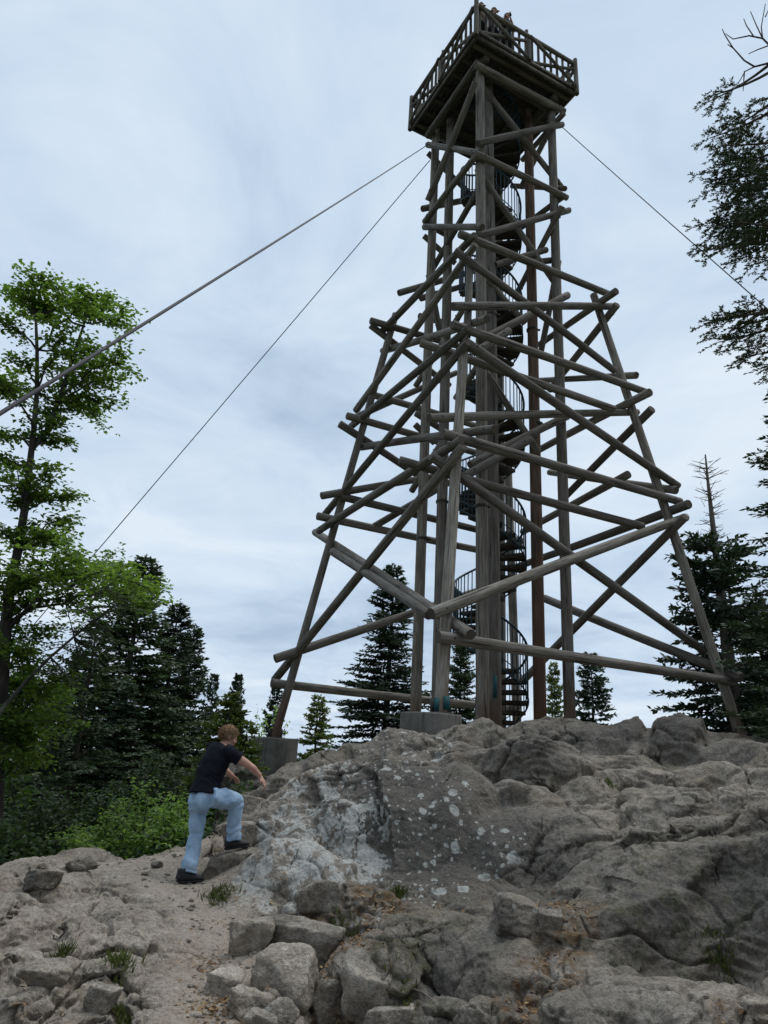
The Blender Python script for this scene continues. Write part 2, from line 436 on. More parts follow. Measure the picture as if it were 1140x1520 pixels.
# crests of the bedrock, traced as polylines (pixel x, pixel y, distance), then front radius, back radius, drop, profile power
RIDGES = [
 ([(962,1088,10.2),(975,1066,10.2),(1010,1061,10.2),(1035,1069,10.2),(1046,1096,10.2)],.42,.5,.62,3.4),
 ([(885,1088,10.4),(920,1070,10.4),(945,1065,10.4),(958,1082,10.4)],.5,.5,.5,2.8),
 ([(730,1086,10.8),(770,1070,10.9),(805,1065,10.9),(845,1067,10.9),(890,1076,10.7)],.9,.5,.55,2.4),
 ([(685,1080,10.3),(700,1068,10.3),(722,1066,10.3),(735,1076,10.3)],.4,.4,.3,2.6),
 ([(645,1094,10.0),(675,1080,10.1),(695,1076,10.1)],.4,.4,.35,2.6),
 ([(540,1104,9.6),(580,1083,9.6),(620,1087,9.6),(655,1094,9.5)],.65,.5,.55,2.5),
 ([(495,1122,9.4),(518,1103,9.5),(545,1101,9.5)],.4,.4,.5,2.8), ([(425,1150,9.1),(442,1130,9.3),(470,1114,9.3),(490,1110,9.3),(497,1124,9.2)],.4,.4,.6,3.0),
 ([(736,1108,8.7),(758,1096,8.7),(800,1093,8.7),(824,1099,8.7),(838,1120,8.6)],.40,.5,.62,4.2),
 ([(590,1120,9.0),(640,1106,9.1),(690,1104,9.1),(730,1112,9.0)],.6,.4,.45,2.6),
 ([(500,1182,7.7),(530,1142,7.9),(560,1121,8.0),(595,1138,7.9),(640,1140,7.9),(678,1129,7.9),(712,1150,7.8)],1.2,.45,1.32,2.2),
 ([(398,1204,8.0),(420,1182,8.1),(450,1152,8.3),(490,1130,8.4),(525,1122,8.4)],.75,.4,.95,2.4),
 ([(384,1258,7.1),(400,1243,7.1),(450,1245,7.1),(485,1262,7.0),(530,1277,6.9)],.55,.4,.62,2.5), ([(343,1318,6.75),(362,1296,6.9),(395,1280,6.95)],.35,.3,.4,2.6),
 ([(718,1182,7.85),(742,1166,7.9),(765,1162,7.9),(790,1170,7.9),(814,1187,7.8)],.22,.4,.34,4.5),
 ([(700,1205,7.5),(760,1196,7.7),(820,1194,7.8),(870,1215,7.6),(905,1232,7.2)],.95,.35,.85,2.3),
 ([(950,1196,7.5),(966,1181,7.6),(1005,1177,7.6),(1012,1190,7.5)],.16,.4,.3,4.0),
 ([(968,1232,6.9),(985,1218,7.0),(1040,1212,7.05),(1085,1206,7.1),(1140,1190,7.1),(1200,1185,7.1)],.26,.6,.42,4.0),
 ([(868,1312,6.1),(890,1285,6.3),(908,1268,6.45),(932,1257,6.55)],.3,.5,.5,3.0),
 ([(862,1374,5.38),(879,1347,5.45),(932,1340,5.5),(960,1334,5.55),(988,1319,5.65),(1015,1290,5.85),(1040,1258,6.1),(1090,1245,6.2),(1140,1240,6.1),(1230,1240,6.0)],.17,.9,.72,4.5),
 ([(860,1500,4.4),(900,1484,4.5),(941,1468,4.62),(1000,1462,4.6),(1050,1474,4.5),(1140,1480,4.4)],.24,.5,.24,3.6),
 ([(535,1402,5.3),(560,1381,5.5),(590,1363,5.65),(655,1350,5.8),(720,1362,5.7),(760,1388,5.5),(778,1414,5.25)],.6,.35,.66,2.8),
 ([(660,1412,5.35),(700,1398,5.4),(740,1400,5.35)],.2,.3,.3,3.5), ([(690,1480,4.75),(730,1468,4.85),(760,1480,4.75)],.22,.25,.25,2.8),
 ([(495,1340,6.2),(524,1311,6.35),(555,1313,6.3),(572,1350,6.1)],.36,.35,.48,2.8), ([(436,1342,6.45),(455,1322,6.5),(490,1315,6.5),(506,1322,6.45)],.2,.3,.34,4.0),
 ([(930,1142,8.9),(960,1135,8.9),(992,1146,8.9)],.25,.3,.22,3.0), ([(1000,1142,8.8),(1050,1129,8.9),(1090,1136,8.8)],.3,.3,.25,2.8), ([(1078,1168,8.4),(1110,1140,8.5),(1140,1134,8.5),(1200,1130,8.5)],.4,.3,.36,3.0),
 ([(1105,1190,7.9),(1140,1172,8.0),(1200,1168,8.0)],.3,.3,.25,3.0), ([(1046,1106,10.0),(1080,1097,10.0),(1105,1100,10.0),(1135,1106,10.0)],.4,.4,.3,2.6), ([(1100,1134,9.4),(1140,1102,9.5),(1200,1096,9.5)],.4,.4,.4,2.8),
 ([(862,1136,9.2),(900,1121,9.3),(945,1118,9.3),(978,1136,9.2)],.28,.3,.32,3.4), ([(858,1156,8.7),(890,1143,8.8),(940,1143,8.8),(972,1160,8.7)],.3,.3,.25,2.6), ([(930,1172,8.0),(985,1165,8.15),(1040,1168,8.1)],.3,.3,.2,2.6),
 ([(840,1440,5.0),(850,1400,5.4),(858,1365,5.7)],.22,.22,.3,2.6),
 ([(-60,1300,7.0),(0,1283,7.2),(30,1275,7.25),(75,1272,7.25),(102,1292,7.1)],.6,.4,.38,2.6), ([(85,1277,8.0),(110,1267,8.1),(145,1265,8.1),(158,1280,8.0)],.2,.4,.26,3.2), ([(88,1289,7.4),(120,1287,7.45),(147,1293,7.4)],.4,.3,.25,2.6),
 ([(42,1324,6.65),(55,1310,6.7),(75,1310,6.7),(82,1322,6.65)],.14,.25,.2,4.0), ([(-60,1335,6.3),(0,1330,6.35),(40,1330,6.35),(78,1348,6.2)],.8,.4,.4,2.3),
 ([(85,1350,6.2),(110,1340,6.35),(150,1330,6.5),(200,1350,6.2),(240,1385,5.85),(262,1420,5.55)],.5,.35,.36,2.3), ([(105,1360,5.9),(112,1400,5.5),(100,1432,5.2)],.13,.13,.2,2.8),
 ([(-30,1418,5.2),(0,1408,5.3),(25,1405,5.3),(42,1428,5.2)],.16,.3,.22,3.6), ([(28,1470,4.9),(60,1452,5.0),(90,1450,5.0),(108,1440,5.1)],.14,.2,.2,3.6),
 ([(175,1398,5.6),(192,1384,5.7),(228,1396,5.65)],.14,.25,.18,3.6), ([(200,1446,5.15),(240,1430,5.3),(275,1434,5.25),(292,1452,5.1)],.45,.3,.32,2.4), ([(108,1504,4.5),(130,1490,4.6),(172,1488,4.6)],.12,.2,.14,3.2),
 ([(268,1385,5.95),(285,1412,5.6),(294,1450,5.2),(300,1490,4.85),(302,1540,4.5)],.22,.22,.28,2.6), ([(160,1440,5.1),(175,1425,5.25),(196,1432,5.2)],.1,.2,.14,3.5),
 ([(165,1305,7.0),(200,1300,7.1),(235,1310,7.0)],.3,.3,.08,2.4), ([(195,1282,7.9),(215,1275,7.9),(240,1279,7.9),(290,1262,8.4)],.15,.3,.12,2.6),
 ([(300,1275,7.9),(325,1235,8.4),(350,1212,8.5)],.3,.3,.3,2.8), ([(330,1226,8.5),(350,1212,8.55),(385,1212,8.5)],.16,.3,.26,3.8), ([(345,1190,9.2),(365,1178,9.3),(395,1176,9.2)],.16,.3,.25,3.8), ([(360,1162,10.2),(385,1152,10.3),(415,1150,10.2)],.2,.4,.25,3.4),
]
_rd = [(np.array([at_d(*q) for q in poly]), rf, rb, H, p) for poly, rf, rb, H, p in RIDGES]
PATH = np.array([at_d(*q)[:2] for q in [(318,1540,4.4),(322,1470,5.1),(330,1400,5.9),(325,1350,6.55),(285,1312,7.0),(325,1290,7.25)]])
PATH2 = np.array([at_d(*q)[:2] for q in [(285,1312,7.0),(230,1300,7.2),(190,1290,7.6),(240,1275,8.0)]])
GULLY = np.array([at_d(*q)[:2] for q in [(770,1530,4.4),(810,1440,5.0),(850,1375,5.7),(800,1335,6.1),(620,1325,6.2),(545,1345,6.15)]])
GULLY2 = np.array([at_d(*q)[:2] for q in [(500,1530,4.45),(505,1440,5.3),(530,1400,5.6),(480,1365,6.1),(400,1370,6.2)]])
def pdist(XY, poly):
    best = np.full(len(XY), 1e9)
    for a, b in zip(poly[:-1], poly[1:]):
        ab = b-a; t = np.clip(((XY-a)@ab)/(ab@ab), 0, 1)
        best = np.minimum(best, np.linalg.norm(XY-(a+t[:, None]*ab), axis=1))
    return best
def build_terrain():
    az = np.concatenate([np.linspace(-180, -50, 24)[:-1], np.linspace(-50, -32.5, 40)[:-1], np.linspace(-32.5, 33.5, 860), np.linspace(33.5, 50, 40)[1:], np.linspace(50, 180, 24)[1:]])
    dd = np.concatenate([np.linspace(.02, 3.2, 14)[:-1], np.geomspace(3.2, 12.5, 740)[:-1], np.geomspace(12.5, 40, 90)[:-1], np.geomspace(40, 9000, 70)])
    AZ, DD = np.meshgrid(rad(1)*az, dd); sh = AZ.shape
    XY = np.stack([np.sin(AZ)*DD, np.cos(AZ)*DD], -1).reshape(-1, 2); D = DD.ravel()
    near = D < 60
    z = np.zeros(len(XY))
    z[near] = tps(XY[near])
    # blend to a falling mountainside
    ang = AZ.ravel()
    far = .3 - .16*np.maximum(D-20, 0) ; far = np.where(D > 260, -38 - (D-260)*.06, far); far = np.maximum(far, -240)
    P2 = np.stack([XY[:, 0]/400, XY[:, 1]/400, np.zeros(len(D))], -1)
    far = far + np.where(D > 200, np.minimum((D-200)/800, 1)*90*fbm(P2, 3, 3), 0)
    b = sstep(17, 30, np.hypot(XY[:, 0]-2, XY[:, 1]-8))
    z = z*(1-b) + far*b
    # masks
    dp = np.full(len(D), 9.0); dg = np.full(len(D), 9.0); dp2 = dp.copy()
    nr = D < 14
    wob = np.zeros(len(D)); wob[nr] = .12*fbm(np.c_[XY[nr]*2.2, np.zeros(nr.sum())], 21, 3)
    dp[nr] = np.minimum(pdist(XY[nr], PATH), pdist(XY[nr], PATH2)-.1) + wob[nr]
    dg[nr] = np.minimum(pdist(XY[nr], GULLY), pdist(XY[nr], GULLY2)) + wob[nr]
    path = 1-sstep(.12, .42, dp); gul = 1-sstep(.05, .26, dg)
    # crests
    warp = np.zeros((len(D), 2))
    q = np.c_[XY[nr]*1.5, np.zeros(nr.sum())]
    warp[nr, 0] = .10*fbm(q, 31, 4); warp[nr, 1] = .10*fbm(q, 37, 4)
    W = XY+warp; RW = np.hypot(W[:, 0], W[:, 1])
    zb = z.copy()
    z -= np.where(nr, .26*sstep(.0, .5, np.minimum(dp-.25, 1))*(1-b), 0)
    def union(z, idx, zk, k):
        zi = z[idx]; h = np.clip((zk-zi)/k*.5+.5, 0, 1)
        z[idx] = zi*(1-h) + zk*h + k*h*(1-h)
    for (G3, rf, rb, H, p) in _rd:
        c = G3[:, :2].mean(0); R_ = np.linalg.norm(G3[:, :2]-c, axis=1).max()+1.7*max(rf, rb)
        idx = np.nonzero(nr & (((W-c)**2).sum(1) < R_*R_))[0]
        if not len(idx): continue
        w = W[idx]; best = np.full(len(idx), 1e9); zc = np.zeros(len(idx)); rc = np.zeros(len(idx)); en = np.zeros(len(idx))
        nseg = len(G3)-1
        for si_, (A, B) in enumerate(zip(G3[:-1], G3[1:])):
            ab = B[:2]-A[:2]; tr_ = ((w-A[:2])@ab)/(ab@ab+1e-9); t = np.clip(tr_, 0, 1)
            over = np.maximum((-tr_ if si_ == 0 else 0*tr_), (tr_-1 if si_ == nseg-1 else 0*tr_))*math.sqrt(ab@ab); qq = A[:2]+t[:, None]*ab; d_ = np.linalg.norm(w-qq, axis=1)
            u = d_ < best; best = np.where(u, d_, best); zc = np.where(u, A[2]+t*(B[2]-A[2]), zc); rc = np.where(u, np.hypot(qq[:, 0], qq[:, 1]), rc); en = np.where(u, np.clip(np.maximum(over, 0)/(d_+1e-6), 0, 1), en)
        side = sstep(-.08, .08, RW[idx]-rc); r_ = (rf*(1-side)+rb*side)*(1-.5*en)
        Hb = H*(1-side)+min(H, .35)*side
        qd = best/r_
        zk = np.where(qd < 1.7, zc - Hb*qd**p, -9)
        union(z, idx, zk, .035)
    # many small lobes of worn granite
    rg = np.random.RandomState(5)
    for i in range(120):
        a_ = rad(rg.uniform(-32, 33)); d_ = rg.uniform(3.9, 10.8)**1.0; c = np.array([math.sin(a_)*d_, math.cos(a_)*d_])
        rx = rg.uniform(.16, .42)*(.6+d_*.06); ry = rx*rg.uniform(.45, .9); rot = rad(35+rg.normal()*25)
        idx = np.nonzero(nr & (((W-c)**2).sum(1) < (1.7*rx)**2))[0]
        if len(idx) < 8: continue
        if path[idx].mean() > .35: continue
        j = idx[np.argmin(((W[idx]-c)**2).sum(1))]
        in_b = ((c-at_d(640, 1230, 7.0)[:2])**2).sum() < .95**2
        if in_b: continue
        ex = np.array([math.cos(rot), math.sin(rot)]); ey = np.array([-ex[1], ex[0]])
        r = W[idx]-c; u = r@ex; v = r@ey
        # tilt with the slope underneath
        S = np.c_[u, v, np.ones(len(u))]; co = np.linalg.lstsq(S, z[idx], rcond=None)[0]
        zk = co[2] + rg.uniform(.015, .06) + .75*(co[0]*u+co[1]*v) - rg.uniform(.12, .22)*np.hypot(u/rx, v/ry)**rg.uniform(2.2, 3.8)
        union(z, idx, zk, .022)
    z = z*(1-path*.9) + zb*path*.9
    z -= gul*.05*(1-path)
    # respace each column's vertices evenly along its own profile, so steep faces get as many as flat ones
    Z2 = z.reshape(sh); D2 = DD.copy(); lo, hi = 13, 13+740
    cols = {k: v.reshape(sh).copy() for k, v in dict(path=path, gul=gul, b=b, dp=dp).items()}
    for c in range(sh[1]):
        d_ = D2[lo:hi, c]; z_ = Z2[lo:hi, c]
        s_ = np.concatenate([[0], np.cumsum(np.hypot(np.diff(d_), np.diff(z_)*.8)/d_[1:])])
        t_ = np.linspace(0, s_[-1], hi-lo)
        D2[lo:hi, c] = np.interp(t_, s_, d_); Z2[lo:hi, c] = np.interp(t_, s_, z_)
        for k in cols: cols[k][lo:hi, c] = np.interp(t_, s_, cols[k][lo:hi, c])
    # relax the spacing between neighbouring columns
    path, gul, b, dp = (cols[k].ravel() for k in ('path', 'gul', 'b', 'dp'))
    D = D2.ravel(); z = Z2.ravel(); XY = np.stack([np.sin(AZ)*D2, np.cos(AZ)*D2], -1).reshape(-1, 2)
    P = np.c_[XY, z]
    # displacement along the slope normal: billowed lumps with creases, then fine roughness
    G = P.reshape(sh+(3,))
    def normals(G):
        du = np.gradient(G, axis=1); dv = np.gradient(G, axis=0)
        n = np.cross(du, dv); n /= np.linalg.norm(n, axis=-1, keepdims=True)+1e-12
        n *= np.sign(n[..., 2:3]+1e-9); return n.reshape(-1, 3)
    m = (D > 2.5) & (D < 17)
    C0 = lambda Q, p, r: np.exp(-(((Q-np.asarray(p))**2).sum(1))/(r*r))
    amp = (1-path*.7)*(1-b)
    # foliation: lumps are stretched along one direction and banded
    ca, sa = math.cos(rad(35)), math.sin(rad(35))
    def warpc(Q, s, sd): return Q + s*np.c_[perlin(Q*1.7, sd), perlin(Q*1.7, sd+5), perlin(Q*1.7, sd+9)]
    N = normals(G); Q = P[m]
    Qr = np.c_[Q[:, 0]*ca+Q[:, 1]*sa, (-Q[:, 0]*sa+Q[:, 1]*ca)*1.5, Q[:, 2]*1.7]
    Qw = warpc(Qr, .22, 41)
    bil = lambda q, sd: np.abs(perlin(q, sd))
    smo = 1-.8*C0(Q, at_d(640, 1225, 7.1), .95)
    d1 = ((bil(Qw*1.15, 51)-.28)*.06 + (bil(Qw*2.7, 53)-.28)*.035)*smo
    P[m] += N[m]*(d1*amp[m])[:, None]
    N = normals(P.reshape(sh+(3,))); Q = P[m]
    Qr = np.c_[Q[:, 0]*ca+Q[:, 1]*sa, (-Q[:, 0]*sa+Q[:, 1]*ca)*1.6, Q[:, 2]*2.0]
    Qw = warpc(Qr, .10, 61)
    rough = .6 + .6*(1-np.abs(N[m][:, 2])) + .8*sstep(-.3, .5, fbm(Q*.8, 91, 2))
    d2 = (bil(Qw*5.5, 63)-.28)*.013 + fbm(Qw*11, 65, 3)*.007
    frac = sstep(-.05, .4, fbm(Q*.9, 95, 3)+.35*(np.arctan2(Q[:, 0], Q[:, 1]) < rad(6)))
    for sc, am, sd in ((2.4, .05, 3), (6.0, .018, 5)):
        cv, gap = cellval(Qw*sc, sd)
        d2 += ((cv-.5)*am*.45 - .3*am*(1-sstep(0, .09, gap)))*frac
    cv, gap = cellval(np.c_[Qw[:, 0]*.9, Qw[:, 1]*.7, Qw[:, 2]*.9]+.25*np.c_[perlin(Q*2.2, 201), perlin(Q*2.2, 202), perlin(Q*2.2, 203)], 7)
    d2 += ((cv-.5)*.025 - .032*(1-sstep(0, .04, gap)))*smo
    rdg = 1-np.abs(perlin(Qw*2.3, 207)); d2 += (rdg**3-.4)*.022*smo*sstep(-.2, .4, perlin(Q*.7, 209))
    st = Qw[:, 2]*7 + 1.2*perlin(Qw*2.2, 71)          # ledgy strata
    d2 += .020*(np.abs((st % 1)-.5)*2-.5)*sstep(-.1, .35, perlin(Q*.9, 73))
    a2 = amp*.75+.25
    P[m] += N[m]*(d2*rough*smo*a2[m])[:, None]
    N = normals(P.reshape(sh+(3,))); Q = P[m]
    d3 = fbm(Q*32, 81, 3)*.0050 + fbm(np.c_[Q[:, :2]*14, Q[:, 2]*20], 83, 2)*.004
    P[m] += N[m]*(d3*(.45+.55*amp[m]))[:, None]
    # trodden flat spot on the path
    w_ = np.exp(-(((P[:, :2]-np.array([-1.57, 7.02]))/.30)**2).sum(1)); P[:, 2] = P[:, 2]*(1-w_)+.343*w_
    # attributes
    px, py = np.zeros(len(D)), np.zeros(len(D))
    px[m], py[m] = proj(P[m])
    C = lambda p, r: np.exp(-(((P[:, :3]-np.asarray(p))**2).sum(1))/(r*r))
    def region(lst): 
        s = np.zeros(len(D))
        for (x, y, d, r, w) in lst: s = np.maximum(s, w*C(at_d(x, y, d), r))
        return s
    lichen = region([(600,1235,6.9,.55,1.1),(640,1280,6.5,.4,1.1),(560,1180,7.7,.7,.85),(500,1240,7.0,.5,.9),(660,1200,7.4,.45,.75),(760,1240,7.1,.35,.5),(600,1110,9.2,.8,.75),(520,1365,5.9,.3,.7),(700,1250,6.9,.4,.55)])
    crust = region([(440,1210,7.7,.5,1.0),(510,1220,7.2,.42,1.1),(440,1290,6.85,.6,1.0),(500,1280,6.7,.4,.8),(390,1320,6.7,.4,.9),(530,1260,6.9,.35,1.0),(470,1150,8.2,.5,.7)])
    moss = region([(620,1420,5.2,.5,.75),(960,1340,5.7,.6,.8),(1100,1300,5.6,.5,.7),(780,1150,8.4,.3,.8),(980,1130,9.4,.4,.9),(900,1170,8.0,.4,.5),(590,1320,6.2,.25,.9),(510,1390,5.8,.2,1),(870,1390,5.4,.3,.7),(980,1220,6.9,.3,.7),(180,1440,5.2,.2,.7),(1060,1400,5.0,.2,.8)])
    worn = region([(100,1300,7.0,1.6,1),(150,1400,5.6,1.6,1),(250,1480,4.9,.8,.9),(0,1450,5,1,.8),(950,1180,7.9,1.0,.75),(870,1130,8.9,.9,.7),(1050,1150,8.4,1.0,.7),(980,1400,5.0,.6,.65),(1080,1460,4.5,.6,.7),(850,1420,5.1,.4,.6),(1100,1230,6.8,.5,.5),(980,1250,6.4,.4,.5),(440,1280,6.9,.6,.8),(360,1220,8.2,1.0,.8),(560,1480,4.8,.4,.5)])
    film = np.clip(region([(600,1200,7.4,.75,1),(660,1250,6.9,.6,1),(740,1240,7.0,.6,.9),(790,1115,8.6,.45,1),(980,1345,5.5,.35,.7),(1090,1300,5.7,.4,.7),(560,1150,7.8,.5,.9),(920,1085,10.3,.6,.7),(1010,1080,10.1,.5,.7),(640,1420,5.2,.35,.6)])*1.3, 0, 1)
    litter = np.clip(gul*.9 + region([(330,1500,4.7,.25,1),(310,1420,5.6,.3,.7),(510,1450,5.1,.3,.8),(10,1490,4.5,.25,1),(610,1325,6.2,.35,.9),(800,1480,4.8,.25,.9),(1070,1500,4.2,.15,.9),(370,1370,6.3,.3,.5)]), 0, 1)
    veg = sstep(11, 15, D)*np.where(ang < rad(-8), 1, 0) + sstep(19, 24, D); veg = np.clip(np.maximum(veg, sstep(8.2, 9.0, D)*(ang < rad(-14))), 0, 1)
    f = np.arange((sh[0]-1)*(sh[1]-1)); r, c = np.divmod(f, sh[1]-1); a = r*sh[1]+c
    F = np.stack([a, a+1, a+1+sh[1], a+sh[1]], -1)[:, ::-1]
    return P, F, sh, az, D2, dict(lichen=lichen, crust=crust, moss=moss, worn=worn, litter=litter, film=film, dirt=path*(1-b), veg=veg)
TP, TF, TSH, TAZ, TDD, TAT = build_terrain()
me = mesh_np('ground', TP, TF, [GROUND], True)
for k, v in TAT.items(): attr(me, k, v)
ground = tag(obj('ground', me), kind='structure')
TG = TP.reshape(TSH+(3,))
def gz(x, y):
    a = math.degrees(math.atan2(x, y)); d = math.hypot(x, y)
    i = min(max(np.searchsorted(TAZ, a), 1), len(TAZ)-1)
    i = i-1 if abs(TAZ[i-1]-a) < abs(TAZ[i]-a) else i
    dc = TDD[:, i]; j = min(max(np.searchsorted(dc, d), 1), len(dc)-1)
    j = j-1 if abs(dc[j-1]-d) < abs(dc[j]-d) else j
    return float(TG[j, i, 2])
def ground_at(px, py, d0=3.4, d1=18):
    for d in np.arange(d0, d1, .03):
        p = at_d(px, py, d)
        if p[2] <= gz(p[0], p[1]): return p
    return at_d(px, py, d1)

# distant hills
def build_hills():
    a = np.radians(np.linspace(-70, 70, 300)); rr = np.linspace(5200, 8500, 24)
    A, Rr = np.meshgrid(a, rr)
    X = np.sin(A)*Rr; Y = np.cos(A)*Rr
    env = np.sin(np.clip((Rr-5200)/3300, 0, 1)*math.pi)**.7
    Z = -420 + env*(330 + 120*fbm(np.stack([X/1500, Y/1500, X*0], -1).reshape(-1, 3), 5, 4).reshape(X.shape))
    sh = X.shape; f = np.arange((sh[0]-1)*(sh[1]-1)); r, c = np.divmod(f, sh[1]-1); q = r*sh[1]+c
    me = mesh_np('hills', np.stack([X, Y, Z], -1).reshape(-1, 3), np.stack([q, q+1, q+1+sh[1], q+sh[1]], -1), [simple('far_forest', (.045, .065, .05), .9, 0, .3, .01)], True)
    tag(obj('hills', me), kind='structure')
build_hills()

# ------------------------------------------------------------------ tower
TH, THI = -0.47224, -0.66664
TC = np.array([16*math.sin(.15716), 16*math.cos(.15716)])
SO, SI, SB, SK, SP, TH_Z = 1.1725, .774, 3.5191, .15038, 1.70, 17.8717+CZ
def e12(t): return np.array([math.sin(t), math.cos(t)]), np.array([math.cos(t), -math.sin(t)])
E1, E2 = e12(TH)
SG = {'N': (-1, -1), 'L': (1, -1), 'R': (-1, 1), 'B': (1, 1)}
def corner(k, h, z, th=TH):
    a, b = e12(th); s = SG[k]
    p = TC + s[0]*h*a + s[1]*h*b
    return np.array([p[0], p[1], z])
def hleg(z): return SB - SK*(z-CZ)
def on_leg(px, k, kind='s'):
    Y = 14.0
    for _ in range(30):
        P = at_Y(px[0], px[1], Y)
        h = hleg(P[2]) if kind == 's' else (SO if kind == 'o' else SI)
        Y = corner(k, h, 0, THI if kind == 'i' else TH)[1]
    return at_Y(px[0], px[1], Y)
def on_face(px, face, off=0.0):
    """skirt faces FL FR BL BR, shaft faces fl fr bl br; off is outwards in metres"""
    d = ray(*px); up = face.isupper()
    e = E2 if face.upper() in ('FL', 'BR') else E1
    s = -1 if face.upper() in ('FL', 'FR') else 1
    n = np.array([e[0]*s, e[1]*s, SK if up else 0.0])
    # outward distance: n.(P-C) = h0 + off
    c = np.array([TC[0], TC[1], CZ])
    t = ((SB if up else SO) + off - n@(CAM-c))/(n@d)
    return CAM + d*t

tower = empty('observation_tower', (TC[0], TC[1], 1.6), 'tall weathered timber lookout tower with a splayed log skirt and a square railed deck', 'tower')
_lr = random.Random(11)
def log(name, A, B, r0, r1=None, mat=None, parent=None, label=None, n=12, segs=7, bend=None, bolts=False):
    A = np.asarray(A, float); B = np.asarray(B, float); r1 = r0 if r1 is None else r1
    L = np.linalg.norm(B-A); zax = (B-A)/L
    ref = np.array([0, 0, 1.0]) if abs(zax[2]) < .95 else np.array([0, 1.0, 0])
    xax = np.cross(ref, zax); xax /= np.linalg.norm(xax); yax = np.cross(zax, xax)
    Mx = Matrix(((xax[0], yax[0], zax[0], A[0]), (xax[1], yax[1], zax[1], A[1]), (xax[2], yax[2], zax[2], A[2]), (0, 0, 0, 1)))
    t = np.linspace(0, 1, segs+1); t = np.concatenate([[0, .012/max(L, .1)], t[1:-1], [1-.012/max(L, .1), 1]])
    bend = (_lr.uniform(-.006, .006)*L if bend is None else bend); ph = _lr.uniform(0, 6.28)
    cx = bend*np.sin(math.pi*t)*math.cos(ph); cy = bend*np.sin(math.pi*t)*math.sin(ph)
    k = len(t); a = np.arange(n)*2*math.pi/n
    rr = r0+(r1-r0)*t; rr[0] *= .93; rr[-1] *= .93
    q = np.array([[_lr.uniform(.965, 1.035) for _ in range(n)] for _ in range(3)])
    V = []
    for i in range(k):
        w = 1 + (q[0]-1)*(1-t[i]) + (q[1]-1)*t[i] + (q[2]-1)*math.sin(t[i]*3.1)
        V.append(np.c_[cx[i]+rr[i]*w*np.cos(a), cy[i]+rr[i]*w*np.sin(a), np.full(n, t[i]*L)])
    V = np.concatenate(V); i = np.arange(k-1)[:, None]*n; j = np.arange(n)[None]; j2 = (j+1) % n
    Fq = np.stack([i+j, i+j2, i+n+j2, i+n+j], -1).reshape(-1, 4)
    caps = np.array([np.arange(n)[::-1], np.arange(n)+(k-1)*n])
    nq = len(Fq); fm = [0]*nq
    if bolts and L > .9:
        mid = (A+B)/2; w = np.array([mid[0]-TC[0], mid[1]-TC[1], 0]); R3 = np.stack([xax, yax, zax]); wl = R3@w; wl[2] = 0; wl /= np.linalg.norm(wl); pl = np.array([-wl[1], wl[0], 0]); zz_ = np.array([0, 0, 1.])
        for tt in (.26/L, 1-.26/L):
            r_ = r0+(r1-r0)*tt; c_ = np.array([bend*math.sin(math.pi*tt)*math.cos(ph), bend*math.sin(math.pi*tt)*math.sin(ph), tt*L]); k0 = len(V)
            a8 = np.arange(8)*math.pi/4; ring = np.cos(a8)[:, None]*pl*.02+np.sin(a8)[:, None]*zz_*.02
            V = np.concatenate([V, c_+wl*(r_*.9)+ring, c_+wl*(r_+.014)+ring*.8, (c_+wl*(r_+.016))[None]])
            i8 = np.arange(8); j8 = (i8+1) % 8
            Fq = np.concatenate([Fq, np.stack([k0+i8, k0+j8, k0+8+j8, k0+8+i8], 1), np.array([[k0+8+q, k0+9+q, k0+8+(q+2) % 8, k0+16] for q in (0, 2, 4, 6)])]); fm += [2]*12
    me = mesh_np(name, V, [Fq, caps], [mat or WOOD, ENDG, IRON], True, fm+[1, 1])
    me.polygons[len(Fq)].use_smooth = False; me.polygons[len(Fq)+1].use_smooth = False
    o = obj(name, me, parent or tower, Mx)
    if label: o['label'] = label
    return o
def ext(A, B, z):  # point of line AB at height z
    A = np.asarray(A); B = np.asarray(B); return A+(B-A)*((z-A[2])/(B[2]-A[2]))
# posts of the shaft (outer o, inner i) through two measured points each
POSTS = [('o', 'L', (617.3, 1047), (646.5, 208), .125, .115, WOODP), ('o', 'R', (845.5, 1055), (819, 196), .125, .11, WOODP),
         ('o', 'N', (716, 1013), (713, 220), .138, .118, WOODP), ('i', 'N', (734, 1013), (726, 220), .138, .118, WOODP),
         ('i', 'L', (650, 985), (668, 210), .135, .115, WOODP), ('i', 'R', (801, 1033), (784.5, 210), .14, .125, WOODR)]
for kind, k, a, b, r0, r1, mt in POSTS:
    A = on_leg(a, k, kind); B = on_leg(b, k, kind)
    g = gz(A[0], A[1])
    log('shaft_post', ext(A, B, g-.35), ext(A, B, TH_Z-.12), r0, r1, mt, label='reddish brown post, redder than the others' if mt is WOODR else None, n=16, segs=14, bend=.01)
for kind, h, th in (('o', SO, TH), ('i', SI, THI)):
    A = corner('B', h, 0, th); A[2] = gz(A[0], A[1])-.3
    log('shaft_post', A, corner('B', h, TH_Z-.12, th), .13, .115, WOODP, n=14, segs=10)
# splayed legs
LEGS = [('L', (410, 1087), (587.5, 466), .102), ('R', (1099, 1093), (881, 437), .10), ('N', (654.5, 1040), (689.5, 497), .104)]
foot = {}
for k, a, b, r in LEGS:
    A = on_leg(a, k); B = on_leg(b, k); g = {'N': at_Y(654, 1058, A[1])[2], 'L': at_Y(410, 1094, A[1])[2], 'R': at_Y(1100, 1097, A[1])[2]}[k]
    F0 = ext(A, B, g-.02); foot[k] = F0
    log('splayed_leg', F0, B, r, r*.92, WOODP, n=16, segs=12, bend=.02)
log('splayed_leg', on_leg((693, 500), 'N'), on_leg((697.5, 388), 'N'), .085, .08, WOODP, n=14)
A = corner('B', hleg(1.9), 1.9); foot['B'] = A; B = corner('B', hleg(9.9), 9.9)
log('splayed_leg', A, B, .125, .115, WOODP, n=14)
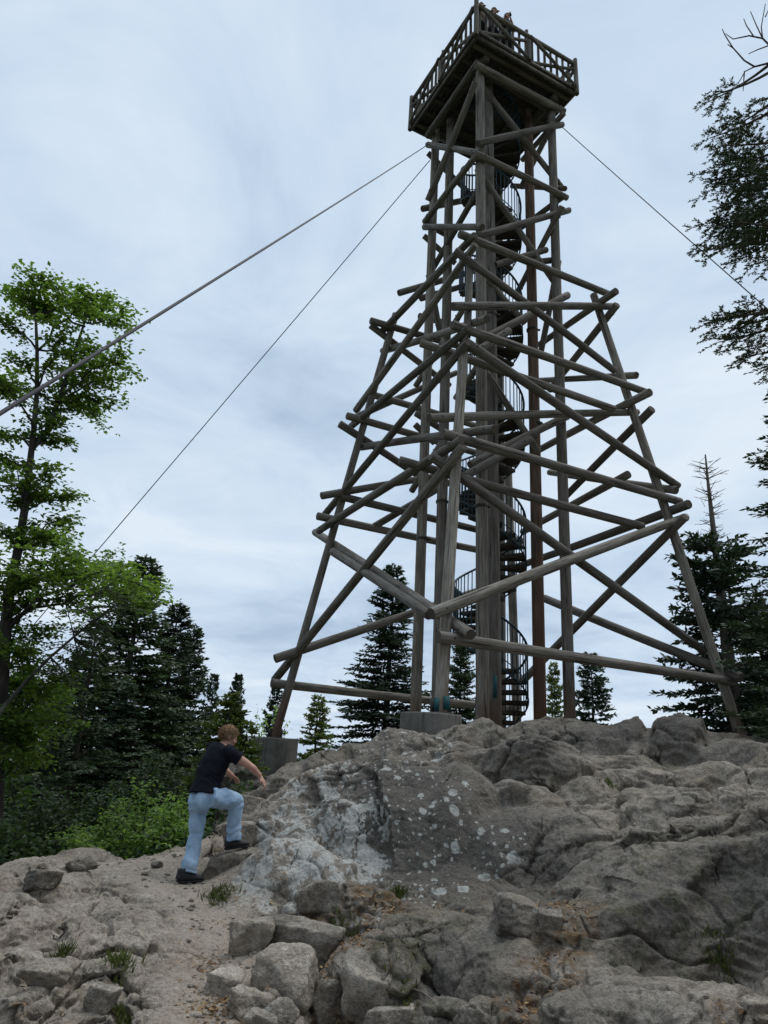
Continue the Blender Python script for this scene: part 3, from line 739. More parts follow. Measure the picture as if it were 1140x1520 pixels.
# braces of the skirt and the shaft: end pixels and the face each lies in
SKIRT = [
 # front right
 ('FR', (650,945), (1090,1012), .14, .105), ('FR', (640,911), (1018,768), .16, .11), ('FR', (640,677), (1046,967), -.13, .10), ('FR', (657,644), (1010,745), .17, .105),
 ('FR', (690,507), (1007,722), .15, .105), ('FR', (671,482), (961,583), .2, .1), ('FR', (637,621), (946,612), -.14, .1), ('FR', (672,455), (916,455), .16, .1),
 ('FR', (682,347), (902,436), .2, .1), ('FR', (675,372), (913,551), .12, .095),
 # front left
 ('FL', (408,1009), (688,662), .16, .11), ('FL', (468,790), (699,942), -.16, .11), ('FL', (494,819), (637,913), .12, .105), ('FL', (473,788), (685,653), .22, .1),
 ('FL', (482,764), (694,508), .14, .1), ('FL', (521,633), (697,487), .2, .1), ('FL', (528,610), (706,363), .14, .1), ('FL', (567,492), (705,349), .2, .1),
 ('FL', (536,664), (735,637), -.14, .1), ('FL', (568,521), (723,473), -.14, .1),
 # back left
 ('BL', (403,1014), (770,1053), .13, .115), ('BL', (408,978), (775,855), -.13, .115), ('BL', (471,766), (775,829), .14, .11), ('BL', (505,737), (775,803), -.12, .11),
 ('BL', (504,629), (642,720), .13, .105), ('BL', (515,617), (765,690), -.1, .105), ('BL', (546,584), (740,643), .13, .1), ('BL', (550,476), (735,530), -.1, .1),
 ('BL', (550,483), (668,573), .13, .1), ('BL', (522,622), (678,553), .3, .1), ('BL', (477,736), (690,700), -.14, .105), ('BL', (555,782), (690,703), .14, .1),
 ('BL', (592,435), (705,402), .1, .1), ('BL', (624,443), (690,424), -.1, .095), ('BL', (622,469), (673,482), .12, .1),
 # back right
 ('BR', (808,888), (1101,1006), .14, .115), ('BR', (775,1012), (1017,767), -.14, .11), ('BR', (1023,748), (765,842), .14, .11), ('BR', (933,704), (775,790), -.14, .105),
 ('BR', (968,607), (825,752), .13, .105), ('BR', (965,582), (798,669), -.12, .105), ('BR', (1004,728), (815,701), .3, .1), ('BR', (916,452), (815,580), .14, .1),
 ('BR', (915,432), (800,512), -.12, .1), ('BR', (945,557), (795,565), .26, .095),
]
for f, a, b, off, r in SKIRT:
    r *= .9; log('brace_log', on_face(a, f, off), on_face(b, f, off), r*1.04, r*.94, bolts=True)
SHAFT = [
 ('fl', (635,215), (710,227), .2, .095), ('fr', (709,213), (835,185), .2, .095), ('fl', (635,298), (706,122), .3, .095), ('fl', (634,203), (710,91), .2, .1), ('fr', (706,96), (838,166), .2, .1),
 ('fr', (705,115), (836,281), -.16, .09), ('fr', (705,228), (842,294), .2, .095), ('fl', (630,330), (708,230), .2, .095), ('bl', (627,310), (722,291), .17, .1),
 ('fl', (630,337), (716,337), .24, .095), ('fr', (708,351), (845,312), .2, .095), ('bl', (630,330), (668,352), .2, .09), ('bl', (629,350), (676,391), .2, .09), ('bl', (635,227), (698,288), .2, .09),
 ('fr', (708,250), (824,421), -.16, .09), ('fl', (712,278), (635,412), -.16, .09), ('br', (815,195), (772,280), .2, .085), ('br', (838,290), (768,342), .2, .09), ('br', (835,306), (765,440), -.14, .09),
 ('br', (760,276), (839,280), .22, .085), ('br', (837,168), (775,238), .2, .09), ('fr', (811,371), (735,393), -.17, .09), ('br', (829,387), (803,523), .2, .09), ('bl', (637,408), (653,494), .2, .095),
 ('fr', (822,386), (790,389), -.18, .09), ('fr', (843,438), (712,506), .25, .1), ('fr', (756,491), (704,524), .42, .095), ('fr', (843,617), (697,690), .25, .1), ('fr', (787,652), (690,707), .48, .1),
 ('fl', (617,573), (688,458), -.17, .09), ('bl', (625,509), (700,531), .2, .1), ('fl', (611,729), (655,658), -.16, .09), ('bl', (617,613), (672,647), .3, .095), ('bl', (616,630), (645,658), .2, .09),
 ('fr', (716,545), (800,672), -.16, .09), ('fl', (712,540), (676,592), -.16, .09), ('fr', (705,395), (780,480), -.18, .085),
]
for f, a, b, off, r in SHAFT:
    r *= .9; log('brace_log', on_face(a, f, off), on_face(b, f, off), r*1.03, r*.95, bolts=True)
# long inner logs that cut the corner between two faces
for a, ya, b, yb, r in [((593,683),12.9,(955,782),14.0,.1), ((624,509),13.2,(912,608),14.1,.1)]:
    log('brace_log', at_Y(*a, ya), at_Y(*b, yb), r*.88, r*.84)
# deck
def dk(u, v, z): p = TC+u*E1+v*E2; return np.array([p[0], p[1], z])   # u towards L, v towards R
def dkR(): return np.array([[E1[0], E2[0], 0], [E1[1], E2[1], 0], [0, 0, 1]])
deck = MB()
nb = 22; w = 2*SP/nb
for i in range(nb):
    v = -SP+w*(i+.5)
    if abs(v) < .55 and False: continue
    deck.box(dk(0, v, TH_Z+.02), (SP, w*.5-.006, .02), dkR())
deck_o = obj('deck', deck.mesh('deck', [WOODD], False), tower)
fr = MB()
for s in (-1, 1):
    fr.box(dk(0, s*(SP-.03), TH_Z-.065), (SP, .03, .06), dkR()); fr.box(dk(s*(SP-.03), 0, TH_Z-.066), (.03, SP-.062, .058), dkR())
    fr.box(dk(0, s*(SP+.022), TH_Z+.075), (SP+.04, .02, .055), dkR()); fr.box(dk(s*(SP+.022), 0, TH_Z+.076), (.02, SP, .055), dkR())
obj('deck_frame', fr.mesh('deck_frame', [WOODD], False), tower)
for i in range(7):
    u = -SP+.25+i*(2*SP-.5)/6
    log('joist', dk(u, -SP+.07, TH_Z-.075), dk(u, SP-.07, TH_Z-.075), .07, .07, WOODD, n=8, segs=2)
for v in (-SO, SO):
    log('deck_beam', dk(-SP+.25, v, TH_Z-.24), dk(SP-.25, v, TH_Z-.24), .1, .1, WOODD)
for u in (-SO*.98, SO*.98):
    log('deck_beam', dk(u, -SP+.3, TH_Z-.42), dk(u, SP-.3, TH_Z-.42), .09, .09, WOODD)
# railing: corner posts, middle posts, rails, cross braces, pickets
RH = 1.05
sides = [((-1, -1), (1, -1)), ((-1, -1), (-1, 1)), ((1, -1), (1, 1)), ((-1, 1), (1, 1))]
for s in ((-1, -1), (-1, 1), (1, -1), (1, 1)):
    log('railing_post', dk(s[0]*(SP+.02), s[1]*(SP+.02), TH_Z-.1), dk(s[0]*(SP+.02), s[1]*(SP+.02), TH_Z+(1.5 if s == (-1, -1) else 1.22)), .07, .062, WOOD)
for a, b in sides:
    a = np.array(a)*SP; b = np.array(b)*SP; m = (a+b)/2; out = m/np.linalg.norm(m); 
    P = lambda q, z, o=0.0: dk(q[0]+out[0]*o, q[1]+out[1]*o, TH_Z+z)
    log('railing_post', P(m, 0, -.03), P(m, RH+.22, -.03), .055, .05, WOOD)
    log('railing_post', P(m, .05, .07), P(m, RH*.75, .07), .05, .05, WOOD)
    log('top_rail', P(a, RH, 0), P(b, RH, 0), .06, .06, WOOD)
    for p, q in ((a, m), (m, b)):
        ins = (q-p)*.03
        log('railing_brace', P(p+ins, RH-.06, .07), P(q-ins, .1, .07), .048, .042, WOOD)
        log('railing_brace', P(p+ins, .1, .0), P(q-ins, RH*.78, .0), .048, .042, WOOD)
    for i in range(15):
        q = a+(b-a)*(i+.7)/15.4
        log('picket', P(q, .03, -.075), P(q, RH+.07, -.075), .042, .036, WOOD, n=8, segs=2)
# spiral stair
TREAD = wood_mat('dark_tread_wood', (.035, .03, .025), (.11, .097, .082))
stair = bpy.data.objects.new('staircase', None); COL.objects.link(stair); stair.parent = tower
SZ0 = 1.9; RISE = .2; NST = int((TH_Z-SZ0)/RISE); RS = .80
log('stair_column', (TC[0], TC[1], SZ0-.4), (TC[0], TC[1], TH_Z), .07, .07, IRON, stair, n=12)
DA = -rad(24.0)
A0 = rad(96)
def sp(i, r, dz=0): 
    a = A0+DA*i; return np.array([TC[0]+r*math.cos(a), TC[1]+r*math.sin(a), SZ0+RISE*i+dz])
bals = MB(); nbal = 0
for i in range(NST):
    mb = MB(); a = A0+DA*i; h = rad(17.5); v = []
    for z in (0, -.085):
        v += [(.06*math.cos(a-.8), .06*math.sin(a-.8), z), (.06*math.cos(a+.8), .06*math.sin(a+.8), z), (RS*math.cos(a+h), RS*math.sin(a+h), z), (RS*1.04*math.cos(a), RS*1.04*math.sin(a), z), (RS*math.cos(a-h), RS*math.sin(a-h), z)]
    v = np.array(v)+np.array([TC[0], TC[1], SZ0+RISE*i])
    mb.add(v, [np.array([[0, 4, 3, 2, 1], [5, 6, 7, 8, 9]]), np.array([[j, (j+1) % 5, (j+1) % 5+5, j+5] for j in range(5)])])
    mb.tube([sp(i, .05, -.08), sp(i, RS*.95, -.08)], .022, 6)
    obj('stair_tread', mb.mesh('stair_tread', [TREAD], False), stair)
    for q in (-.33, 0, .33):
        j = i+q; b0 = sp(j, RS+.02, -.12); b1 = sp(j, RS+.02, .98)
        if nbal < 99:
            m2 = MB(); m2.tube([b0, b1], .0135, 5); obj('baluster', m2.mesh('baluster', [METAL]), stair)
        else: bals.tube([b0, b1], .0135, 5)
        nbal += 1
tag(obj('baluster', bals.mesh('baluster', [METAL]), stair), kind='stuff')
for nm, dz, rr in (('handrail', .98, .028), ('stringer', -.1, .02), ('middle_rail', .12, .012)):
    mb = MB(); mb.tube([sp(i*.25, RS+.02, dz) for i in range(NST*4)], rr, 6); obj(nm, mb.mesh(nm, [METAL]), stair)
# clamps round the posts
for px, k, kind in [((714, 752), 'N', 'o'), ((729, 635), 'N', 'i'), ((656, 745), 'L', 'i'), ((627, 800), 'L', 'o'), ((790, 490), 'R', 'i'), ((797, 630), 'R', 'i'), ((730, 468), 'N', 'i')]:
    p = on_leg(px, k, kind); mb = MB(); r = .148
    mb.tube([p-[0, 0, .025], p+[0, 0, .025]], r, 16); mb.box(p+np.array([r+.02, -.02, 0]), (.03, .02, .02))
    obj('post_clamp', mb.mesh('post_clamp', [IRON]), tower)
# remains of teal paint at the leg foot
def concrete():
    t = NT('weathered_concrete'); P = t.coords('Position')
    a = t.noise(P, 2.2, 5, .6); b = t.noise(P, 40, 4, .7); s = t.noise(t.mapping(P, (5, 5, .5)), 2.2, 4, .6)
    c = t.ramp(a, [(.3, (.07, .064, .056)), (.7, (.175, .162, .142))])
    c = t.mix(t.maprange(s, .5, .66, 0, .65), c, (.055, .05, .043))
    c = t.mix(1.0, c, t.ramp(b, [(.3, (.75, .75, .75)), (.7, (1.2, 1.2, 1.2))]), 'MULTIPLY')
    return t.fin(c, .92, t.bump(t.math('ADD', a, t.math('MULTIPLY', b, .5)), .6, .015), .2)
CONC = concrete()
def pedestal(c, r, top, bot, label):
    n = 40; mb = MB(); th = np.arange(n)*2*math.pi/n
    prof = [(r*.985, bot), (r*1.0, bot+(top-bot)*.5), (r, top-.03), (r*.975, top), (0.02, top+.003)]
    V = np.concatenate([np.c_[c[0]+q*np.cos(th), c[1]+q*np.sin(th), np.full(n, z)] for q, z in prof])
    V += np.c_[perlin(V*3, 5), perlin(V*3, 6), perlin(V*3, 7)]*.012
    k = len(prof); i = np.arange(k-1)[:, None]*n; j = np.arange(n)[None]; j2 = (j+1) % n
    mb.add(V, np.stack([i+j, i+j2, i+n+j2, i+n+j], -1).reshape(-1, 4))
    return tag(obj('concrete_pedestal', mb.mesh('concrete_pedestal', [CONC], False)), label, 'pedestal', 'concrete footings under the splayed legs')
f = foot['N']; pc = at_Y(640, 1060, f[1]+.05)
pedestal(pc[:2], .47, f[2], gz(pc[0], pc[1])-.5, 'round grey concrete footing under the front leg, behind the lichen boulder')
f = foot['L']; pc = at_Y(410, 1094, f[1])
pedestal(pc[:2], .52, f[2], gz(pc[0], pc[1])-1.2, 'stained round concrete footing under the left leg, beside the small yellow-green spruce')
f = foot['R']; pedestal(f[:2], .5, f[2], gz(f[0], f[1])-.6, 'concrete footing under the right leg, mostly hidden behind the rock crest')
for k in 'NLR':     # steel shoes that hold the splayed legs on their footings
    F0 = foot[k]; mb = MB(); mb.box(F0+np.array([0, 0, .012]), (.16, .16, .012))
    for q in (-1, 1):
        mb.box(F0+np.array([q*.118*E2[0], q*.118*E2[1], .11]), (.008, .06, .10), dkR())
    obj('leg_shoe', mb.mesh('leg_shoe', [IRON], False), tower)
PAINT = simple('teal_paint', (.02, .09, .10), .6, 0, .3, 25)
for px, k, kind, wd in [((648, 1046), 'N', 's', .05), ((663, 1044), 'N', 's', .06), ((735, 1020), 'N', 'i', .045)]:
    p = on_leg(px, k, kind); 
    n_ = np.array([-p[0], -p[1], 0]); n_ /= np.linalg.norm(n_); sd = np.array([n_[1], -n_[0], 0])
    mb = MB(); mb.box(p+n_*(.108 if kind == 's' else .128), (wd*.8, .02, .10 if kind == 's' else .22), np.stack([sd, n_, [0, 0, 1]], 1))
    obj('paint_mark', mb.mesh('paint_mark', [PAINT], False), tower)
# guy wires
def wire(A, B, r, sag, label):
    A = np.asarray(A); B = np.asarray(B); t = np.linspace(0, 1, 40)
    P = A+(B-A)*t[:, None]; P[:, 2] -= sag*4*t*(1-t)
    mb = MB(); mb.tube(P, r, 8)
    tag(obj('guy_wire', mb.mesh('guy_wire', [WIRE])), label, 'cable', 'guy wires of the tower')
A = on_face((636, 214), 'fl', .25); Q = at_d(0, 600, 3.4); B = A+(Q-A)*1.55
wire(A, B, .0112, .06, 'thick guy wire from the tower top, crossing in front of the leafy tree')
A = on_face((638, 238), 'bl', .1); Q = at_d(185, 768, 19.0); B = A+(Q-A)*1.62
wire(A, B, .012, .05, 'thin steep guy wire from the tower top down behind the firs')
A = on_face((836, 190), 'fr', .2); Q = at_d(1140, 457, 13.0); B = A+(Q-A)*1.5
wire(A, B, .011, .04, 'guy wire from the tower top running down to the right edge')

# ------------------------------------------------------------------ foliage
def leaf_mat(name, c1, c2, trans, rough=.6, scale=3.0):
    t = NT(name); P = t.coords('Object')
    rnd = t.new('ShaderNodeObjectInfo').outputs['Random']
    isl = t.new('ShaderNodeNewGeometry').outputs['Random Per Island']
    n = t.noise(P, scale, 3, .6)
    f = t.math('ADD', t.math('MULTIPLY', n, .5), t.math('MULTIPLY', isl, .5))
    c = t.ramp(f, [(.25, c1), (.75, c2)])
    tone = t.math('MULTIPLY_ADD', rnd, .4, .8)
    c = t.mix(1.0, c, t.new('ShaderNodeCombineColor', inp={0: tone, 1: tone, 2: tone}).outputs[0], 'MULTIPLY')
    t.fin(c, rough, None, .3)
    if trans:
        tr = t.new('ShaderNodeBsdfTranslucent'); t.set(tr, 'Color', t.mix(1.0, c, (1.5, 1.7, .8), 'MULTIPLY'))
        mx = t.new('ShaderNodeMixShader'); mx.inputs[0].default_value = trans
        t.t.links.new(t.bsdf.outputs[0], mx.inputs[1]); t.t.links.new(tr.outputs[0], mx.inputs[2]); t.t.links.new(mx.outputs[0], t.out.inputs[0])
    return t.m
def bark_mat(name, a, b):
    t = NT(name); P = t.coords('Object')
    n = t.noise(t.mapping(P, (1, 1, .25)), 14, 5, .65); l = t.noise(P, 2.5, 4, .6)
    c = t.ramp(n, [(.3, a), (.7, b)]); c = t.mix(t.maprange(l, .52, .66, 0, .5), c, (.16, .165, .14))
    return t.fin(c, .95, t.bump(n, .7, .03), .1)
BARK = bark_mat('conifer_bark', (.04, .032, .026), (.13, .108, .088)); BARKD = bark_mat('dead_grey_bark', (.10, .088, .078), (.24, .215, .19)); BARKB = bark_mat('beech_bark', (.028, .025, .021), (.085, .078, .068))
FIR = leaf_mat('fir_needles', (.023, .040, .019), (.070, .102, .046), .12)
FIRB = leaf_mat('fir_needles_blueish', (.023, .040, .026), (.066, .098, .060), .12)
FIRY = leaf_mat('spruce_needles_yellowish', (.055, .075, .016), (.15, .18, .045), .25)
BEECH = leaf_mat('beech_leaves', (.062, .104, .024), (.148, .215, .052), .5)
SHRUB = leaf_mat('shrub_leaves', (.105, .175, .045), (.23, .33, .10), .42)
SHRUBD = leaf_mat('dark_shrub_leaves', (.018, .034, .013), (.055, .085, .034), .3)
ROWAN = leaf_mat('rowan_leaves', (.040, .062, .026), (.095, .125, .055), .35)
GRASS = leaf_mat('grass_blades', (.045, .06, .016), (.12, .13, .045), .3)

def blades(base, d, length, width, rng, up=.5, fold=False):
    """diamond shaped blades as an (n*4,3) vertex array"""
    n = len(base); d = d/(np.linalg.norm(d, axis=1, keepdims=True)+1e-9)
    r = rng.normal(size=(n, 3)); r[:, 2] += up*0
    nrm = np.c_[rng.normal(size=(n, 2))*(1-up), np.ones(n)*up + rng.normal(size=n)*.3*(1-up)]
    s = np.cross(d, nrm); s /= np.linalg.norm(s, axis=1, keepdims=True)+1e-9
    L = np.asarray(length).reshape(-1, 1)*np.ones((n, 1)); Wd = np.asarray(width).reshape(-1, 1)*np.ones((n, 1))
    mid = base + d*L*.45
    dn = np.cross(s, d)*Wd*(.25 if fold else 0)
    V = np.stack([base, mid+s*Wd*.5+dn, base+d*L, mid-s*Wd*.5+dn], 1)
    return V.reshape(-1, 3)
def blade_mesh(name, V, mat):
    return mesh_np(name, V, np.arange(len(V)).reshape(-1, 4), [mat], False)

def conifer(H, R, seed, mat, barkm, step=.19, bare_top=0.0, bare_low=.05, dens=1.4, bl=.16, bw=.07, power=.85, sparse=1.0, fat=1.0):
    rng = np.random.RandomState(seed)
    B, Dv, Ls = [], [], []
    wood = MB(); r0 = (.012*H+.03)*fat
    zz = np.linspace(0, H, 12); wob = np.c_[np.cumsum(rng.normal(size=12))*.012*H/10, np.cumsum(rng.normal(size=12))*.012*H/10, zz]
    wood.tube(wob, r0*(1-zz/H*.93), 9)
    z = H*bare_low
    while z < H*.985:
        t = z/H; nb = rng.randint(6, 10)
        L0 = R*(1-t)**power*(1 if t > .12 else .75+t*2)
        if t > 1-bare_top: L0 = R*(.10+.10*rng.rand())
        for k in range(nb):
            if rng.rand() > sparse and t < 1-bare_top: continue
            a = rng.uniform(0, 6.283); L = L0*rng.uniform(.45, 1.22)+.08
            dirh = np.array([math.cos(a), math.sin(a), 0]); el = .55*t**2 + rng.normal()*.14 - .02; dr = (.30-.25*t)
            s = np.linspace(0, 1, max(3, int(L/(.11/dens))+2))
            P = np.array([wob[min(11, int(t*11))][0], wob[min(11, int(t*11))][1], z]) + dirh*(s*L)[:, None] + np.array([0, 0, 1.])*((el*s-dr*s*s+dr*.55*s**4)*L)[:, None]
            dead = t > 1-bare_top
            if L > .25: wood.tube(P[::max(1, len(P)//5)], np.linspace(.008+.010*L, .004, len(P[::max(1, len(P)//5)])), 4, caps=False)
            if dead:
                if rng.rand() < .6:
                    Q = P[len(P)//2]; wood.tube([Q, Q+np.array([rng.normal(), rng.normal(), .4])*.12], .005, 4, caps=False)
                continue
            T = np.gradient(P, axis=0); T /= np.linalg.norm(T, axis=1, keepdims=True)
            side = np.cross(T, [0, 0, 1.0]); side /= np.linalg.norm(side, axis=1, keepdims=True)+1e-9
            for i in range(1, len(P)):
                if s[i] < .22 and rng.rand() < .6: continue
                tl = L*.36*(1-.72*s[i])*rng.uniform(.6, 1.1)+.06
                for sg in (-1, 1):
                    d = T[i]*.75+side[i]*sg*.8+np.array([0, 0, rng.normal()*.12-.08]); d /= np.linalg.norm(d)
                    m = max(2, int(tl/(bl*.42)))
                    q = (np.arange(m)+.3*rng.rand(m))/m
                    base = P[i]+d*(q*tl)[:, None]
                    dd = d[None]+rng.normal(size=(m, 3))*.38+side[i]*(np.where(np.arange(m) % 2, .45, -.45))[:, None]
                    B.append(base); Dv.append(dd); Ls.append(np.full(m, bl)*rng.uniform(.7, 1.25, m))
                if rng.rand() < .7:
                    B.append(P[i:i+1]); Dv.append(T[i:i+1]+rng.normal(size=(1, 3))*.3-np.array([0, 0, .25])); Ls.append(np.array([bl*1.1]))
        z += step*rng.uniform(.75, 1.25)*(1.15-.5*t)
    # leader
    m = 10; B.append(np.c_[np.zeros((m, 2)), np.linspace(H*.955, H*.995, m)]+np.array([wob[-1][0], wob[-1][1], 0])); dd = rng.normal(size=(m, 3)); dd[:, 2] = .6; Dv.append(dd); Ls.append(np.full(m, bl*.7))
    if bare_top: B.pop(); Dv.pop(); Ls.pop()
    B = np.concatenate(B); Dv = np.concatenate(Dv); Ls = np.concatenate(Ls)
    return wood.mesh('trunk', [barkm]), blade_mesh('crown', blades(B, Dv, Ls, bw*rng.uniform(.7, 1.3, len(B)), rng, .45), mat)

def plant_conifer(px, py, d, meshes, H0, R0, Rpx, label, group='firs round the summit', name='fir_tree', rot=0.0, zb=None, sink=.3, cat='fir tree'):
    top = at_d(px, py, d); b = (gz(top[0], top[1]) if zb is None else zb)-sink
    h = top[2]-b; R = Rpx*d/1107
    root = empty(name, (top[0], top[1], b), label, cat, group)
    Mx = Matrix.Translation((top[0], top[1], b)) @ Matrix.Rotation(rot, 4, 'Z') @ Matrix.Diagonal((R/R0, R/R0, h/H0, 1))
    obj('trunk', meshes[0], root, Mx); obj('crown', meshes[1], root, Mx)
    return root
cA = conifer(11, 2.3, 1, FIR, BARK); cB = conifer(11, 2.1, 2, FIRB, BARK, step=.22, sparse=.95); cC = conifer(10, 2.2, 3, FIR, BARK, step=.3, bare_low=.3, sparse=.75)
cS = conifer(5, 1.3, 4, FIRY, BARK, step=.22, bl=.15, bw=.07); cSd = conifer(5, 1.3, 5, FIRB, BARK, step=.2, bl=.15, bw=.07)
plant_conifer(219, 822, 21, cA, 11, 2.3, 135, 'tallest dark fir of the group behind the boy, left of the tower', rot=.3)
plant_conifer(268, 893, 23, cB, 11, 2.1, 105, 'dark bluish fir just right of the tallest fir on the left', rot=1.2)
plant_conifer(290, 925, 25, cA, 11, 2.3, 88, 'rightmost tall fir of the left group, beside the gap of sky', rot=2.2)
plant_conifer(150, 905, 17.5, cC, 10, 2.2, 110, 'thin fir with bare lower trunk in front of the dark left firs', rot=.8)
plant_conifer(92, 1000, 15.5, cC, 10, 2.2, 75, 'short fir with bare leaning trunk under the leafy tree', rot=2.9)
plant_conifer(120, 960, 26, cB, 11, 2.1, 75, 'dark fir half hidden behind the leafy tree on the left', rot=4.0)
plant_conifer(40, 985, 24, cA, 11, 2.3, 80, 'dark fir behind the trunk of the leafy tree at the left edge', rot=5.0)
plant_conifer(190, 1010, 19, cB, 11, 2.1, 80, 'lower dark fir between the bare-trunked fir and the tallest fir', rot=3.0)
plant_conifer(318, 1003, 27, cSd, 5, 1.3, 34, 'small dark fir far behind, just above the boy to his left', rot=.5, zb=-1.5)
plant_conifer(354, 1003, 28, cSd, 5, 1.3, 36, 'small fir far behind, straight above the head of the boy', rot=1.5, zb=-1.5)
plant_conifer(345, 1030, 12.5, cS, 5, 1.3, 80, 'young yellow-green spruce growing right behind the boy', rot=.2, name='spruce_tree', sink=.1, cat='spruce tree', group=None)
plant_conifer(368, 1072, 12.2, cS, 5, 1.3, 62, 'low bushy yellow-green spruce beside the left concrete footing', rot=2.0, name='spruce_tree', sink=.1, cat='spruce tree', group=None)
plant_conifer(412, 1012, 26, cSd, 5, 1.3, 36, 'small dark fir behind the left concrete footing', rot=3.1, zb=-1)
plant_conifer(473, 1034, 22, cS, 5, 1.3, 52, 'small yellowish conifer standing alone between the left footing and the fir', rot=4.1, name='spruce_tree', cat='spruce tree', zb=-.3, group=None)
plant_conifer(583, 836, 25, cB, 11, 2.1, 108, 'bluish fir standing right behind the left half of the tower', rot=1.9, zb=-.6)
plant_conifer(684, 930, 27, cA, 11, 2.3, 60, 'fir seen through the spiral stair behind the tower', rot=2.6, zb=-.6)
plant_conifer(822, 985, 26, cS, 5, 1.3, 34, 'thin yellowish conifer seen between the right tower posts', rot=1.1, name='spruce_tree', cat='spruce tree', zb=0, group=None)
plant_conifer(876, 972, 25, cSd, 5, 1.3, 62, 'small dark fir just right of the rightmost upright tower post', rot=.9, zb=.2)
plant_conifer(1172, 545, 14, conifer(12, 2.0, 7, FIR, BARK, step=.25, bl=.15, bw=.06, power=.75, dens=1.2), 12, 2.0, 135, 'tall dense dark fir at the right edge, right of the dead-topped fir', rot=.4)
plant_conifer(1120, 880, 19, cA, 11, 2.3, 95, 'dark fir filling the gap behind the right leg of the tower', rot=3.3)
plant_conifer(1053, 674, 17, conifer(9, 1.5, 9, FIRB, BARKD, step=.2, bare_top=.24, bare_low=.04, sparse=.8, bl=.15, bw=.065, power=.6, fat=1.6), 9, 1.5, 105, 'half dead fir with a bare grey top beside the right leg of the tower', rot=.7, zb=-.3)

